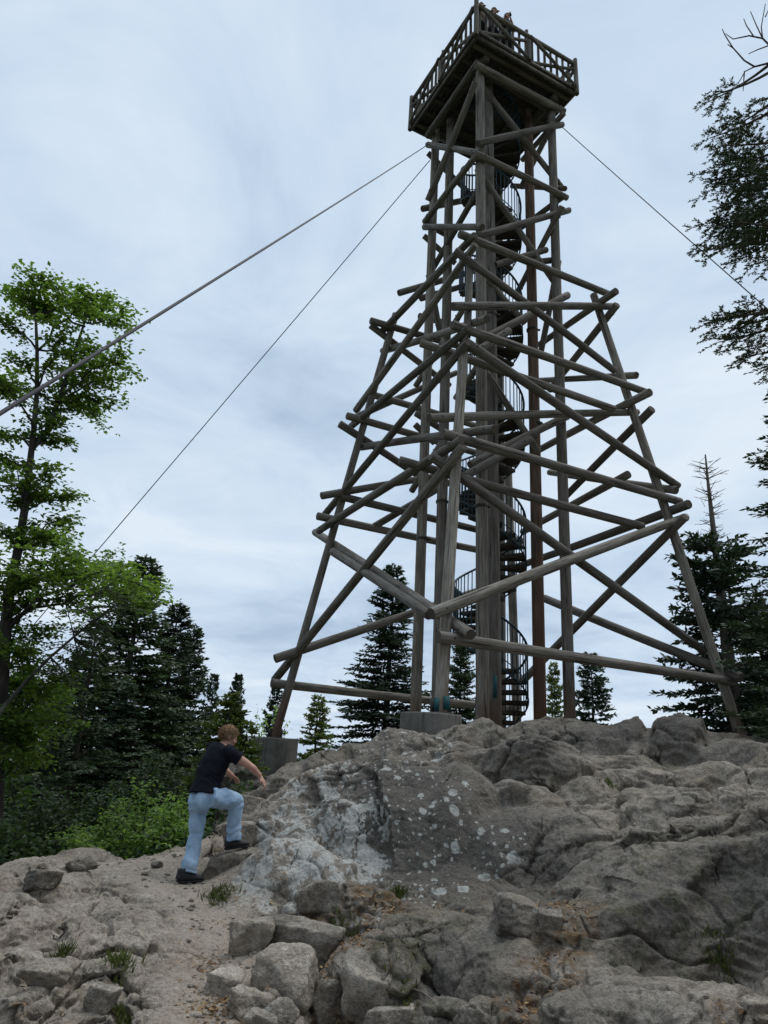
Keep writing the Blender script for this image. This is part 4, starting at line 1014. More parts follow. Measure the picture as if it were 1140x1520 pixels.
# near fir whose boughs hang in from the right edge: the trunk stands just outside the picture
def near_fir():
    rng = np.random.RandomState(21)
    d0 = 8.4; base = at_d(1400, 1100, d0); top = at_d(1345, -260, d0); bz = gz(base[0], base[1])-.3
    root = empty('fir_tree', (base[0], base[1], bz), 'near fir whose boughs and dead twigs hang in at the upper right', 'fir tree')
    wood = MB(); tr = np.array([[base[0], base[1], bz]]+[list(base+(top-base)*t) for t in (.2, .4, .6, .8, 1)])
    tr[1:, 0] = base[0]; tr[1:, 1] = base[1]
    wood.tube(tr, np.linspace(.2, .04, 6), 12)
    B, Dv = [], []
    def twig(P0, d, L, lvl):
        m = max(3, int(L/.05)); s = np.linspace(0, 1, m)
        P = P0+d*(s*L)[:, None]+np.array([0, 0, -1.])*(.10*L*s*s)[:, None]+rng.normal(size=3)*.02*L*(s**2)[:, None]
        wood.tube(P, np.linspace(.004+.006*L, .003, m), 4, caps=False)
        nn = max(8, int(L/.0062)); q = rng.rand(nn)*.98+.02; idx = q*(m-1); i0 = np.minimum(idx.astype(int), m-2)
        bb = P[i0]+(P[i0+1]-P[i0])*(idx-i0)[:, None]
        side = np.cross(d, [0, 0, 1.0]); side /= np.linalg.norm(side)+1e-9
        dd = d*.7+side*(rng.choice([-1, 1], nn)*rng.uniform(.5, 1, nn))[:, None]+np.array([0, 0, 1.])*rng.uniform(-.25, .35, nn)[:, None]
        B.append(bb); Dv.append(dd)
        if lvl:
            for i in range(2, m, 2):
                for sg in (-1, 1):
                    if rng.rand() < .82:
                        dn = d*.75+side*sg*.75+np.array([0, 0, rng.normal()*.1]); dn /= np.linalg.norm(dn)
                        twig(P[i], dn, L*.45*(1-.5*s[i])*rng.uniform(.6, 1.1)+.04, lvl-1)
    def bough(px, py, dd, n, L=.55, frac=.55):
        tip = at_d(px, py, d0+dd)
        A = np.array([base[0], base[1], tip[2]+.25*np.linalg.norm(tip[:2]-base[:2])*.6])
        s = np.linspace(0, 1, 9); P = A+(tip-A)*s[:, None]; P[:, 2] -= .12*np.sin(s*math.pi)
        wood.tube(P, np.linspace(.03, .006, 9), 6, caps=False)
        d = (tip-A)/np.linalg.norm(tip-A); side = np.cross(d, [0, 0, 1.0]); side /= np.linalg.norm(side)
        for k in range(n):
            t = 1-frac*(k/n); q = A+(tip-A)*t; q[2] -= .12*math.sin(t*math.pi); sg = 1 if k % 2 else -1
            dn = d*.8+side*sg*.7*(k > 0)+np.array([0, 0, rng.normal()*.15]); dn /= np.linalg.norm(dn)
            twig(q, dn, L*(.55+.6*(k/n))*rng.uniform(.7, 1.15), 1)
    for b in [(1056,142,0,5,.32,.4),(1050,152,.3,4,.28,.3),(1053,205,.1,8,.45,.5),(1066,245,-.2,8,.45,.5),(1085,190,.4,7,.4,.45),(1080,215,-.4,8,.45,.5),(1068,275,.2,9,.5,.6),(1062,330,0,10,.55,.6),(1056,352,.3,9,.5,.6),(1072,365,-.3,9,.5,.6),
              (1092,300,.5,9,.5,.6),(1100,255,-.5,9,.5,.6),(1105,350,.1,9,.5,.6),(1120,392,.3,6,.35,.4),(1110,285,.2,9,.5,.6),(1125,230,.6,8,.5,.6),(1095,330,-.6,9,.5,.6),
              (1056,478,0,9,.42,.45),(1066,508,.2,8,.4,.45),(1080,470,-.2,8,.4,.45),(1108,528,.1,7,.36,.4),(1120,480,.4,7,.4,.45),(1134,545,.2,5,.3,.35),(1130,150,.2,5,.35,.4)]:
        bough(*b)
    # dead twigs at the top
    for poly in [[(1190,88),(1140,94),(1120,99),(1105,90),(1088,71),(1076,52),(1072,43)], [(1120,99),(1106,106),(1098,120),(1076,142)], [(1190,100),(1150,75),(1132,57),(1112,53),(1088,58),(1077,50)], [(1132,57),(1130,40),(1136,6)], [(1132,57),(1122,36),(1114,17)], [(1118,53),(1108,38),(1104,28)], [(1140,68),(1124,74),(1111,80)], [(1088,71),(1080,66)], [(1105,106),(1103,135)], [(1136,25),(1142,12)]]:
        P = np.array([at_d(x, y, d0+.1*math.sin(x*.1)) for x, y in poly]); wood.tube(P, np.linspace(.016 if len(poly) > 4 else .009, .005, len(P)), 6)
    B = np.concatenate(B); Dv = np.concatenate(Dv)
    obj('trunk', wood.mesh('trunk', [BARK]), root)
    obj('crown', blade_mesh('crown', blades(B, Dv, rng.uniform(0.03, .052, len(B)), .016, rng, .3), FIR), root)
near_fir()

# ------------------------------------------------------------------ leafy trees
def leaves_on(P, n, spread, size, rng, B, Dv, Ls, flat=.8):
    """leaves along polyline P"""
    m = len(P); q = rng.rand(n)**.8*(m-1.001); i = q.astype(int)
    b = P[i]+(P[i+1]-P[i])*(q-i)[:, None]
    off = rng.normal(size=(n, 3))*spread; off[:, 2] *= .45
    d = rng.normal(size=(n, 3)); d[:, 2] = d[:, 2]*.35-.15
    B.append(b+off); Dv.append(d); Ls.append(size*rng.uniform(.65, 1.2, n))
def beech():
    rng = np.random.RandomState(33); d0 = 10.6
    trunk = [(-8,1230),(-2,1100),(4,1000),(9,925),(14,880),(26,820),(36,760),(43,700),(50,640),(55,580),(55,520),(53,470),(62,418)]
    T = np.array([at_d(x, y, d0) for x, y in trunk]); g = gz(T[0][0], T[0][1])
    T = np.concatenate([[[T[0][0]-.1, T[0][1], g-.3]], T])
    root = empty('leafy_tree', (T[0][0], T[0][1], g), 'bright green leafy tree at the left edge, crossed by the thick guy wire', 'tree')
    wood = MB(); wood.tube(T, np.linspace(.10, .012, len(T))**1.0, 10)
    S2 = np.array([at_d(x, y, d0+o) for x, y, o in [(47,665,0),(70,640,.1),(85,600,.2),(105,540,.3),(125,480,.3),(145,430,.3)]]); wood.tube(S2, np.linspace(.05, .01, 6), 7)
    B, Dv, Ls = [], [], []
    tips = [(65,402),(35,425),(5,434),(-30,465),(100,445),(146,438),(190,462),(196,490),(190,520),(185,558),(176,602),(148,628),(120,596),(20,470),(-20,555),(5,580),(25,530),(95,500),(70,470),(130,470),(150,520),(140,560),(110,560),
            (100,655),(80,690),(112,735),(104,765),(85,795),(-25,700),(0,650),(60,720),(20,740),(70,610),(-10,780),(20,690),(90,625),
            (128,828),(100,805),(172,856),(222,868),(200,885),(235,900),(150,862),(60,850),(-10,850),(40,810),(180,868),
            (60,890),(72,930),(50,965),(95,1022),(92,1042),(106,1080),(82,1105),(62,1135),(30,1165),(20,1200),(10,1100),(-30,950),(-20,1020),(45,1010),(60,1060),(20,1050),(0,1000),(70,985),(40,1110),(80,1050),(-10,1150),(30,930),(5,900),(105,1000)]
    AT = np.concatenate([T[2:], S2])
    for (x, y) in tips:
        dd = rng.normal()*.75; tip = at_d(x, y, d0+dd)
        low = AT[AT[:, 2] < tip[2]-.15]
        if not len(low): low = AT[:1]
        c = low[np.argmin(np.linalg.norm(low-tip, axis=1)+.25*np.abs(low[:, 2]-tip[2]))]
        L = np.linalg.norm(tip-c); s = np.linspace(0, 1, 8)
        P = c+(tip-c)*s[:, None]; P[:, 2] += .12*L*np.sin(s*math.pi); P += rng.normal(size=(8, 3))*.02*L
        wood.tube(P, np.linspace(.012+.006*L, .004, 8), 5, caps=False)
        n = int(58+60*min(L, 2.2)); leaves_on(P[2:], n, .105, .088, rng, B, Dv, Ls)
        for k in range(int(3+3*min(L, 2))):
            t = rng.uniform(.35, 1); i = min(7, int(t*7)); a = rng.normal(size=3); a[2] = a[2]*.3+.1; a /= np.linalg.norm(a)
            l = .26*L*rng.uniform(.5, 1.3)+.12; Q = P[i]+a*(np.linspace(0, 1, 4)*l)[:, None]
            wood.tube(Q, np.linspace(.006, .003, 4), 4, caps=False); leaves_on(Q, int(20+64*l), .08, .085, rng, B, Dv, Ls)
    B = np.concatenate(B); Dv = np.concatenate(Dv); Ls = np.concatenate(Ls)
    obj('trunk', wood.mesh('trunk', [BARKB]), root)
    obj('crown', blade_mesh('crown', blades(B, Dv, Ls, Ls*.62, rng, .72, True), BEECH), root)
beech()
def rowan():
    rng = np.random.RandomState(8); d0 = 9.6
    P = np.array([at_d(x, y, d0) for x, y in [(-60,1190),(-30,1110),(5,1050),(38,1012),(75,975),(110,945),(140,920),(165,902)]]); g = gz(P[0][0], P[0][1])
    P = np.concatenate([[[P[0][0]-.05, P[0][1], g-.2]], P])
    root = empty('rowan_tree', (P[0][0], P[0][1], g), 'slender leaning rowan sapling with feathery leaves, below the leafy tree', 'tree')
    w = MB(); w.tube(P, np.linspace(.035, .008, len(P)), 7)
    B, Dv, Ls = [], [], []
    def comp(p, d):
        d = d/np.linalg.norm(d); L = rng.uniform(.22, .34); s = np.linspace(0, 1, 6); Q = p+d*(s*L)[:, None]; Q[:, 2] -= .35*L*s*s
        w.tube(Q, .003, 4, caps=False); side = np.cross(d, [0, 0, 1.]); side /= np.linalg.norm(side)+1e-9
        for i in range(1, 6):
            for sg in (-1, 1):
                B.append(Q[i][None]); Dv.append((side*sg+d*.5+np.array([0, 0, -.5]))[None]); Ls.append(np.array([rng.uniform(.06, .085)]))
        B.append(Q[-1][None]); Dv.append(d[None]); Ls.append(np.array([.07]))
    for (x, y) in [(165,902),(150,875),(190,890),(120,905),(105,890),(135,875),(175,915),(130,960),(100,1000),(150,930),(85,1000),(118,985),(100,905),(185,870),(205,905),(170,950),(110,930),(140,1000),(120,1030),(160,990),(95,960)]:
        tip = at_d(x, y, d0+rng.normal()*.25); c = P[3:][np.argmin(np.linalg.norm(P[3:]-tip, axis=1))]
        Q = c+(tip-c)*np.linspace(0, 1, 5)[:, None]; w.tube(Q, np.linspace(.009, .004, 5), 4, caps=False)
        for k in range(6):
            a = rng.normal(size=3); a[2] = abs(a[2])*.2; comp(Q[rng.randint(2, 5)], a+(tip-c)*.6)
    B = np.concatenate(B); Dv = np.concatenate(Dv); Ls = np.concatenate(Ls)
    obj('trunk', w.mesh('trunk', [BARKB]), root); obj('crown', blade_mesh('crown', blades(B, Dv, Ls, Ls*.34, rng, .6), ROWAN), root)
rowan()
def bush(px, py, d, rpx, mat, label, seed, size=.07, ar=.5, n_lf=4200, group=None):
    rng = np.random.RandomState(seed); top = at_d(px, py, d); g = gz(top[0], top[1])-.08; h = max(top[2]-g, .35); R = rpx*d/1107
    w = MB(); B, Dv, Ls = [], [], []; n_st = 60
    for k in range(n_st):
        a = rng.uniform(0, 6.28); r = rng.rand()**.6; z = h*rng.uniform(.3, 1.0)*(1-.4*r*r)
        tip = np.array([math.cos(a)*r*R, math.sin(a)*r*R, z]); st = np.array([math.cos(a)*r*R*.3, math.sin(a)*r*R*.3, 0]); q = np.linspace(0, 1, 6)
        P = st+(tip-st)*q[:, None]; P[:, 2] += .08*h*np.sin(q*3.1); w.tube(P, np.linspace(.009, .003, 6), 4, caps=False)
        leaves_on(P[1:], int(n_lf/n_st), .055+.03*R, size, rng, B, Dv, Ls)
    B = np.concatenate(B); Dv = np.concatenate(Dv); Ls = np.concatenate(Ls)
    root = empty('shrub', (top[0], top[1], g), label, 'bush', group); Mx = Matrix.Translation((top[0], top[1], g))
    obj('stems', w.mesh('stems', [BARKB]), root, Mx); obj('foliage', blade_mesh('foliage', blades(B, Dv, Ls, Ls*ar, rng, .6, True), mat), root, Mx)
bush(222, 1148, 10.5, 66, SHRUB, 'tallest bright green bush between the firs and the boy', 1)
bush(262, 1180, 9.9, 44, SHRUB, 'bright green bush touching the boy on his left', 2)
bush(165, 1195, 10.2, 58, SHRUB, 'bright green bush left of the tallest bush', 3, .06, .6)
bush(115, 1222, 9.8, 52, SHRUB, 'low green bush behind the left rock slab', 4, .065, .6)
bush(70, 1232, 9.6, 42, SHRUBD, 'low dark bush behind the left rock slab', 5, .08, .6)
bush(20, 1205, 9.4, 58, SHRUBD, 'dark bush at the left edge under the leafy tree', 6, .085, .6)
bush(290, 1165, 12.0, 48, SHRUB, 'pale green bush half hidden behind the boy', 7)
bush(400, 1026, 22, 42, SHRUB, 'pale green leafy bush far behind the left footing', 8, .13, .6)
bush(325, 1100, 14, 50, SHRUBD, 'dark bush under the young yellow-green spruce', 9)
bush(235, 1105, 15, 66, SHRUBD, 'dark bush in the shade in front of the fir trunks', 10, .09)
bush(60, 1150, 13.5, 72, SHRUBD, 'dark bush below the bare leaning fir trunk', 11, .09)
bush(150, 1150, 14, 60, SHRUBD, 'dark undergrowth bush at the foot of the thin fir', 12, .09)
def undergrowth():
    rng = np.random.RandomState(12); B = []
    n = 22000; a = np.radians(rng.uniform(-34, -9, n)); d = 8.6+rng.rand(n)**1.3*14
    x = np.sin(a)*d; y = np.cos(a)*d; ii = rng.permutation(n)
    z = np.array([gz(x[i], y[i]) for i in range(n)]); keep = (d > 8.9+.5*np.sin(a*40))
    h = (.12+.45*np.clip(perlin(np.c_[x*.8, y*.8, x*0], 4)+.5, 0, 1.2))*rng.rand(n)
    P = np.c_[x, y, z+h][keep]; dd = rng.normal(size=P.shape); dd[:, 2] *= .5
    L = rng.uniform(.05, .11, len(P))
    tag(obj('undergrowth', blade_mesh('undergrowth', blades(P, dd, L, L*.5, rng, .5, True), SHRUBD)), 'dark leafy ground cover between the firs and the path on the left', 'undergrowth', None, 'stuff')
undergrowth()

# ------------------------------------------------------------------ loose stones, tufts, litter
def ico(sub):
    bm = bmesh.new(); bmesh.ops.create_icosphere(bm, subdivisions=sub, radius=1.0)
    v = np.array([x.co[:] for x in bm.verts]); f = np.array([[q.index for q in p.verts] for p in bm.faces]); bm.free(); return v, f
ICO = ico(5); ICO4 = ico(3)
def stone_mesh(seed, nf=11, soft=26.0, rough=1.0, ic=None):
    rng = np.random.RandomState(seed); v, f = ic or ICO
    n = rng.normal(size=(nf, 3)); n /= np.linalg.norm(n, axis=1, keepdims=True); h = rng.uniform(.42, 1.0, nf)
    if nf <= 9:
        n[:6] = np.array([[1, 0, 0], [-1, 0, 0], [0, 1, 0], [0, -1, 0], [0, 0, 1], [0, 0, -1]])+rng.normal(size=(6, 3))*.22; n /= np.linalg.norm(n, axis=1, keepdims=True); h[:6] = rng.uniform(.5, .68, 6); h[6:] = rng.uniform(.6, .8, nf-6); soft = 34.
    dn = np.clip(v@n.T, 1e-3, None)/h
    r = 1/((dn**soft).sum(1)+.95**soft)**(1/soft)
    V = v*r[:, None]
    V *= (1+0.10*rough*fbm(V*2.0+seed, seed % 50, 3)+0.035*rough*fbm(V*6+seed, seed % 40, 4))[:, None]
    return V, f
def stone(px, py, w, h, label, seed, depth=.8, turn=0.0, d=None, name='loose_rock', group='loose rocks beside the path', nf=11, sink=.12, tilt=0.0, mat=None):
    """px,py: middle of the visible foot of the stone, w,h its size in pixels"""
    g = ground_at(px, py) if d is None else at_d(px, py, d)
    dist = math.hypot(g[0], g[1]); k = dist/1075
    V, f = stone_mesh(seed, nf)
    V -= (V.max(0)+V.min(0))/2; V /= (V.max(0)-V.min(0))
    sink = sink+.2 if group else sink; W, H = w*k, h*k*(.82 if group else 1); Dp = W*depth
    V = V*np.array([W, Dp, H*(1+sink)])
    c, s = math.cos(tilt), math.sin(tilt); V = V@np.array([[c, 0, -s], [0, 1, 0], [s, 0, c]]).T
    a = math.atan2(g[0], g[1])-turn; c, s = math.cos(-a), math.sin(-a)
    V = V@np.array([[c, -s, 0], [s, c, 0], [0, 0, 1]]).T
    u = g/np.linalg.norm(g[:2]); P = np.array([g[0]+u[0]*Dp*.35, g[1]+u[1]*Dp*.35, 0]); P[2] = g[2]+H*.5-H*sink*.5
    o = obj(name, mesh_np(name, V, f, [mat or ROCK], True)); o.location = Vector(P)
    return tag(o, label, 'rock', group)
stone(372, 1418, 62, 50, 'squared grey rock left of the flat slab, beside the path', 3, .6, .2, nf=9)
stone(444, 1432, 118, 58, 'large flat-topped slab, widest of the loose rocks', 14, .5, -.15, nf=8, tilt=-.06)
stone(422, 1490, 96, 74, 'big rounded rock below the flat slab', 25, .8, .2)
stone(331, 1481, 56, 34, 'pale low rock at the edge of the path, left of the big rounded one', 36, .8, 0, nf=9)
stone(370, 1516, 62, 44, 'angular rock left of the lowest rocks, under the pale low one', 47, .8, .4, nf=9)
stone(414, 1528, 50, 40, 'small grey rock at the bottom edge between two larger rocks', 58, .8, .1)
stone(486, 1513, 52, 56, 'upright rock right of the big rounded rock', 69, .7, .5, nf=9)
stone(545, 1518, 92, 84, 'pale triangular slab leaning up at the bottom, right of the upright rock', 71, .6, -.3, nf=7, tilt=-.2)
stone(536, 1474, 38, 32, 'small pale lump above the leaning triangular slab', 82, .8, 0)
stone(514, 1452, 40, 32, 'small brown-grey rock right of the flat slab', 93, .8, .3, nf=9)
stone(385, 1532, 44, 26, 'small rock cut by the bottom edge of the picture', 15, .8, .2)
stone(455, 1466, 34, 28, 'small wedge rock between flat slab and upright rock', 126, .9, .2)
stone(575, 1530, 70, 34, 'low slab at the bottom edge right of the triangular slab', 137, .6, 0, nf=8)
stone(778, 1390, 88, 46, 'angular dark block resting on the front rock under the lichen boulder', 148, .7, .35, nf=7, mat=ROCKD, group=None)
stone(816, 1398, 36, 36, 'small dark stone right of the angular dark block', 159, .8, .1, nf=7, mat=ROCKD, group=None)
stone(473, 1366, 74, 48, 'brown squared rock with pale top below the white lichen rock', 161, .6, .2, nf=7, group=None)
def step_rock():
    V, f = stone_mesh(172, 9); V -= (V.max(0)+V.min(0))/2; V /= (V.max(0)-V.min(0)); V *= np.array([.60, .5, .40])
    V[:, 2] = np.minimum(V[:, 2], .12+.012*perlin(V*9, 3)); c = np.array([-1.21, 7.30, .478])
    o = obj('loose_rock', mesh_np('loose_rock', V, f, [ROCKD], True)); o.location = Vector(c)
    tag(o, 'dark worn step rock under the raised foot of the boy', 'rock')
step_rock()
stone(232, 1291, 17, 10, 'small dark stone on the path left of the boy', 183, .8, 0, mat=ROCKD, group=None)
stone(216, 1300, 12, 7, 'tiny stone on the path left of the small dark stone', 184, .8, 0, group=None)
stone(120, 1294, 40, 18, 'low brown rock behind the left rock slab', 195, .7, .2, nf=9, group=None)
stone(62, 1327, 44, 28, 'dark triangular rock on the left slab', 206, .7, .3, nf=8, mat=ROCKD, group=None)
stone(68, 1478, 78, 36, 'pale knobbly rock lying low at the left', 217, .5, .2, group=None)
stone(148, 1506, 46, 30, 'pale pointed rock at the lower left', 228, .6, -.3, nf=8, group=None)
stone(350, 1272, 44, 44, 'light brown step rock behind the raised foot', 231, .7, .3, nf=9, d=7.75, group=None)
stone(366, 1225, 60, 40, 'brown step rock above the boot of the boy', 242, .6, .3, nf=9, d=8.6, group=None)
stone(350, 1178, 60, 46, 'dark mossy rock under the young spruce, in front of the boy', 253, .6, .3, d=10.2, mat=ROCKD, group=None)
def pebbles():
    rng = np.random.RandomState(4); v, f = ICO4; mb = MB()
    for i in range(520):
        k = rng.randint(6)
        pth = PATH if k < 4 else PATH2
        t = rng.rand()*(len(pth)-1.001); i0 = int(t); c = pth[i0]+(pth[i0+1]-pth[i0])*(t-i0)+rng.normal(size=2)*.33
        r = .004+.020*rng.rand()**6; V, _ = stone_mesh(rng.randint(9999), 7, 8, 1.0, ICO4) if i < 60 else (v, None)
        if not math.hypot(*c) > 4: continue
        s = np.array([r*rng.uniform(.8, 1.6), r*rng.uniform(.8, 1.4), r*rng.uniform(.5, .9)])
        mb.add(V*s+np.array([c[0], c[1], gz(c[0], c[1])+r*.15]), f)
    tag(obj('gravel', mb.mesh('gravel', [ROCK])), 'scattered grit and pebbles on the worn path', 'gravel', None, 'stuff')
pebbles()
def litter():
    rng = np.random.RandomState(6); B = []
    src = [(GULLY, .07, 900), (GULLY2, .07, 900)]
    for pl, sd, n in src:
        for i in range(n):
            t = rng.rand()*(len(pl)-1.001); i0 = int(t); c = pl[i0]+(pl[i0+1]-pl[i0])*(t-i0)+rng.normal(size=2)*sd; B.append(c)
    for (x, y, d, r, n) in [(330,1500,4.8,.12,500),(315,1430,5.5,.12,260),(8,1490,4.6,.12,300),(612,1325,6.2,.2,350),(510,1455,5.05,.1,260),(800,1480,4.8,.1,260),(1070,1505,4.2,.08,200),(370,1375,6.3,.2,250)]:
        p = at_d(x, y, d)[:2]
        for i in range(n): B.append(p+rng.normal(size=2)*r)
    B = np.array(B); z = np.array([gz(*q) for q in B])+.004
    dd = rng.normal(size=(len(B), 3)); dd[:, 2] *= .25; L = rng.uniform(.015, .05, len(B))
    t = NT('dry_litter'); isl = t.new('ShaderNodeNewGeometry').outputs['Random Per Island']
    m = t.fin(t.ramp(isl, [(0, (.06, .032, .016)), (.5, (.17, .095, .045)), (1, (.30, .20, .10))]), .9)
    tag(obj('leaf_litter', blade_mesh('leaf_litter', blades(np.c_[B, z], dd, L, np.where(rng.rand(len(B)) < .5, .004, L*.45), rng, .7, True), m)), 'dry brown needles and leaves lying in the cracks of the rock', 'leaf litter', None, 'stuff')
litter()
def tuft(px, py, w, label, seed, n=70, L=.11):
    rng = np.random.RandomState(seed); g = ground_at(px, py); k = math.hypot(g[0], g[1])/1075
    B = np.c_[rng.normal(size=(n, 2))*w*k*.22, np.zeros(n)]; P = B+g; P[:, 2] = [gz(*q[:2])-.01 for q in P]
    d = np.c_[rng.normal(size=(n, 2))*.45, np.ones(n)]
    ll = L*rng.uniform(.5, 1.2, n); V = []
    for i in range(3):
        V.append(blades(P, d+rng.normal(size=(n, 3))*.25, ll*rng.uniform(.6, 1, n), .007, rng, .1))
    o = obj('grass_tuft', blade_mesh('grass_tuft', np.concatenate(V)-g, GRASS)); o.location = Vector(g)
    tag(o, label, 'grass')
tuft(86, 1425, 34, 'dark grass tuft in the crack of the left rocks, beside the upright ridge', 1)
tuft(176, 1448, 34, 'bright grass tuft in the middle of the left rocks', 2, 110)
tuft(325, 1335, 42, 'yellowish grass tuft at the foot of the white lichen rock', 3, 120, .10)
tuft(505, 1408, 36, 'grass tuft between the flat slab and the front rock', 4, 110)
tuft(178, 1512, 30, 'mossy grass tuft at the bottom edge on the left', 5, 90, .08)
tuft(1066, 1418, 50, 'grass tuft under the dark overhang at the right', 6, 90, .09)
tuft(592, 1332, 26, 'dry grass tuft at the foot of the lichen boulder', 7, 110, .08)
tuft(598, 1480, 34, 'small grass tuft under the front rock', 8, 70, .07)
tuft(905, 1165, 24, 'small mossy tuft on the rocks under the right rock knob', 9, 50, .07)
def root_(pts, r, label):
    P = [];
    for x, y in pts:
        g = ground_at(x, y); P.append(g+np.array([0, 0, r*.6]))
    mb = MB(); mb.tube(np.array(P), np.linspace(r, r*.5, len(P)), 7); tag(obj('tree_root', mb.mesh('tree_root', [BARKD])), label, 'root')
root_([(590,1466),(602,1467),(615,1470),(630,1476),(640,1484),(646,1490)], .009, 'thin pale bare root curving below the front rock')

# ------------------------------------------------------------------ people
def loft(mb, pts, ra, rb, a_axis, n=20):
    pts = np.asarray(pts, float); k = len(pts); T = np.gradient(pts, axis=0); T /= np.linalg.norm(T, axis=1, keepdims=True)
    ra = np.full(k, ra) if np.isscalar(ra) else np.asarray(ra, float); rb = np.full(k, rb) if np.isscalar(rb) else np.asarray(rb, float)
    a_axis = np.asarray(a_axis, float); th = np.arange(n)*2*math.pi/n; V = []
    for i in range(k):
        ax = a_axis[i] if a_axis.ndim == 2 else a_axis
        A = ax-T[i]*(ax@T[i]); A /= np.linalg.norm(A); B = np.cross(T[i], A)
        V.append(pts[i]+np.cos(th)[:, None]*A*ra[i]+np.sin(th)[:, None]*B*rb[i])
    i = np.arange(k-1)[:, None]*n; j = np.arange(n)[None]; j2 = (j+1) % n
    mb.add(np.concatenate(V), np.stack([i+j, i+j2, i+n+j2, i+n+j], -1).reshape(-1, 4))
    mb.add(V[0][::-1], np.arange(n)[None]); mb.add(V[-1], np.arange(n)[None])
def ellip(mb, c, r, R=None, sub=3):
    v, f = ICO4; v = v*np.asarray(r)
    if R is not None: v = v@np.asarray(R).T
    mb.add(v+np.asarray(c), f)
def smooth_pts(P, n):
    """catmull-rom through P"""
    P = np.asarray(P, float); Q = np.concatenate([[2*P[0]-P[1]], P, [2*P[-1]-P[-2]]]); out = []
    for i in range(len(P)-1):
        p0, p1, p2, p3 = Q[i:i+4]
        for t in np.linspace(0, 1, n, endpoint=False):
            out.append(.5*((2*p1)+(p2-p0)*t+(2*p0-5*p1+4*p2-p3)*t*t+(3*p1-p0-3*p2+p3)*t**3))
    out.append(P[-1]); return np.array(out)
def fuse(mb, name, voxel, it, mat, disp=None, parent=None):
    """merge overlapping pieces into one continuous skin"""
    me = mb.mesh(name, [mat], True); o = bpy.data.objects.new(name, me); COL.objects.link(o)
    r = o.modifiers.new('r', 'REMESH'); r.mode = 'VOXEL'; r.voxel_size = voxel; r.use_smooth_shade = True
    s = o.modifiers.new('s', 'SMOOTH'); s.iterations = it; s.factor = .5
    dg = bpy.context.evaluated_depsgraph_get(); ev = o.evaluated_get(dg); m2 = bpy.data.meshes.new_from_object(ev)
    bpy.data.objects.remove(o); m2.name = name
    n = len(m2.vertices); V = np.empty(n*3); m2.vertices.foreach_get('co', V); V = V.reshape(-1, 3)
    N = np.empty(n*3); m2.vertices.foreach_get('normal', N); N = N.reshape(-1, 3)
    if disp is not None:
        V = V+N*disp(V)[:, None]; m2.vertices.foreach_set('co', V.ravel()); m2.update()
    m2.polygons.foreach_set('use_smooth', np.ones(len(m2.polygons), bool))
    m2.materials.clear(); m2.materials.append(mat)
    return obj(name, m2, parent)
def skin_mat():
    t = NT('skin'); n = t.noise(t.coords('Position'), 25, 3)
    c = t.ramp(n, [(.3, (.36, .19, .135)), (.7, (.47, .265, .195))]); t.fin(c, .55, None, .35)
    t.bsdf.inputs['Subsurface Weight'].default_value = .08; t.bsdf.inputs['Subsurface Radius'].default_value = (.01, .004, .002)
    return t.m
def cloth(name, a, b, scale=14, weave=900, rough=.9):
    t = NT(name); P = t.coords('Position'); n = t.noise(P, scale, 4, .6); w = t.noise(P, weave, 2)
    c = t.ramp(n, [(.3, a), (.7, b)]); c = t.mix(1.0, c, t.ramp(w, [(.3, (.85, .85, .85)), (.7, (1.12, 1.12, 1.12))]), 'MULTIPLY')
    return t.fin(c, rough, t.bump(w, .3, .002), .15)
SKIN = skin_mat(); DENIM = cloth('light_denim', (.235, .345, .48), (.37, .50, .645)); BLACK = cloth('black_cotton', (.004, .005, .009), (.0075, .0085, .014)); HAIR = cloth('brown_hair', (.14, .086, .047), (.27, .175, .10), 60, 300)
SHOE = simple('dark_shoe', (.028, .028, .03), .7, 0, .3, 60); SOLE = simple('black_rubber_sole', (.014, .014, .014), .85)
def hand(mb, wrist, d, palm_n, thumb_side, s=1.0, curl=.5):
    d = d/np.linalg.norm(d); pn = palm_n-d*(palm_n@d); pn /= np.linalg.norm(pn); w = np.cross(d, pn)*thumb_side   # w points to the thumb
    L = .075*s
    loft(mb, [wrist-d*.02*s, wrist+d*.02*s, wrist+d*L*.6, wrist+d*L], [.024*s, .031*s, .038*s, .036*s], [.018*s, .014*s, .013*s, .011*s], w, 14)
    for k, (o, ln) in enumerate(((.027, .062), (.010, .070), (-.008, .066), (-.025, .052))):
        p = wrist+d*L*.93+w*o*s; P = [p-d*.012*s]; q = p; ang = .12+.1*k*curl
        for j, f in enumerate((.45, .32, .26)):
            dj = d*math.cos(ang)+pn*math.sin(ang)+w*(o*2.2); dj /= np.linalg.norm(dj); q = q+dj*ln*s*f; P.append(q); ang += curl*.8
        mb.tube(np.array(P), [.0088*s, .0085*s, .0078*s, .0062*s], 10)
    p = wrist+d*.018*s+w*.026*s; P = [p-w*.012*s]; q = p
    for j, f in enumerate((.5, .5)):
        dj = d*.75+w*(.6-.35*j)+pn*(.25+.25*j); dj /= np.linalg.norm(dj); q = q+dj*.055*s*f; P.append(q)
    mb.tube(np.array(P), [.0115*s, .010*s, .0075*s], 10)
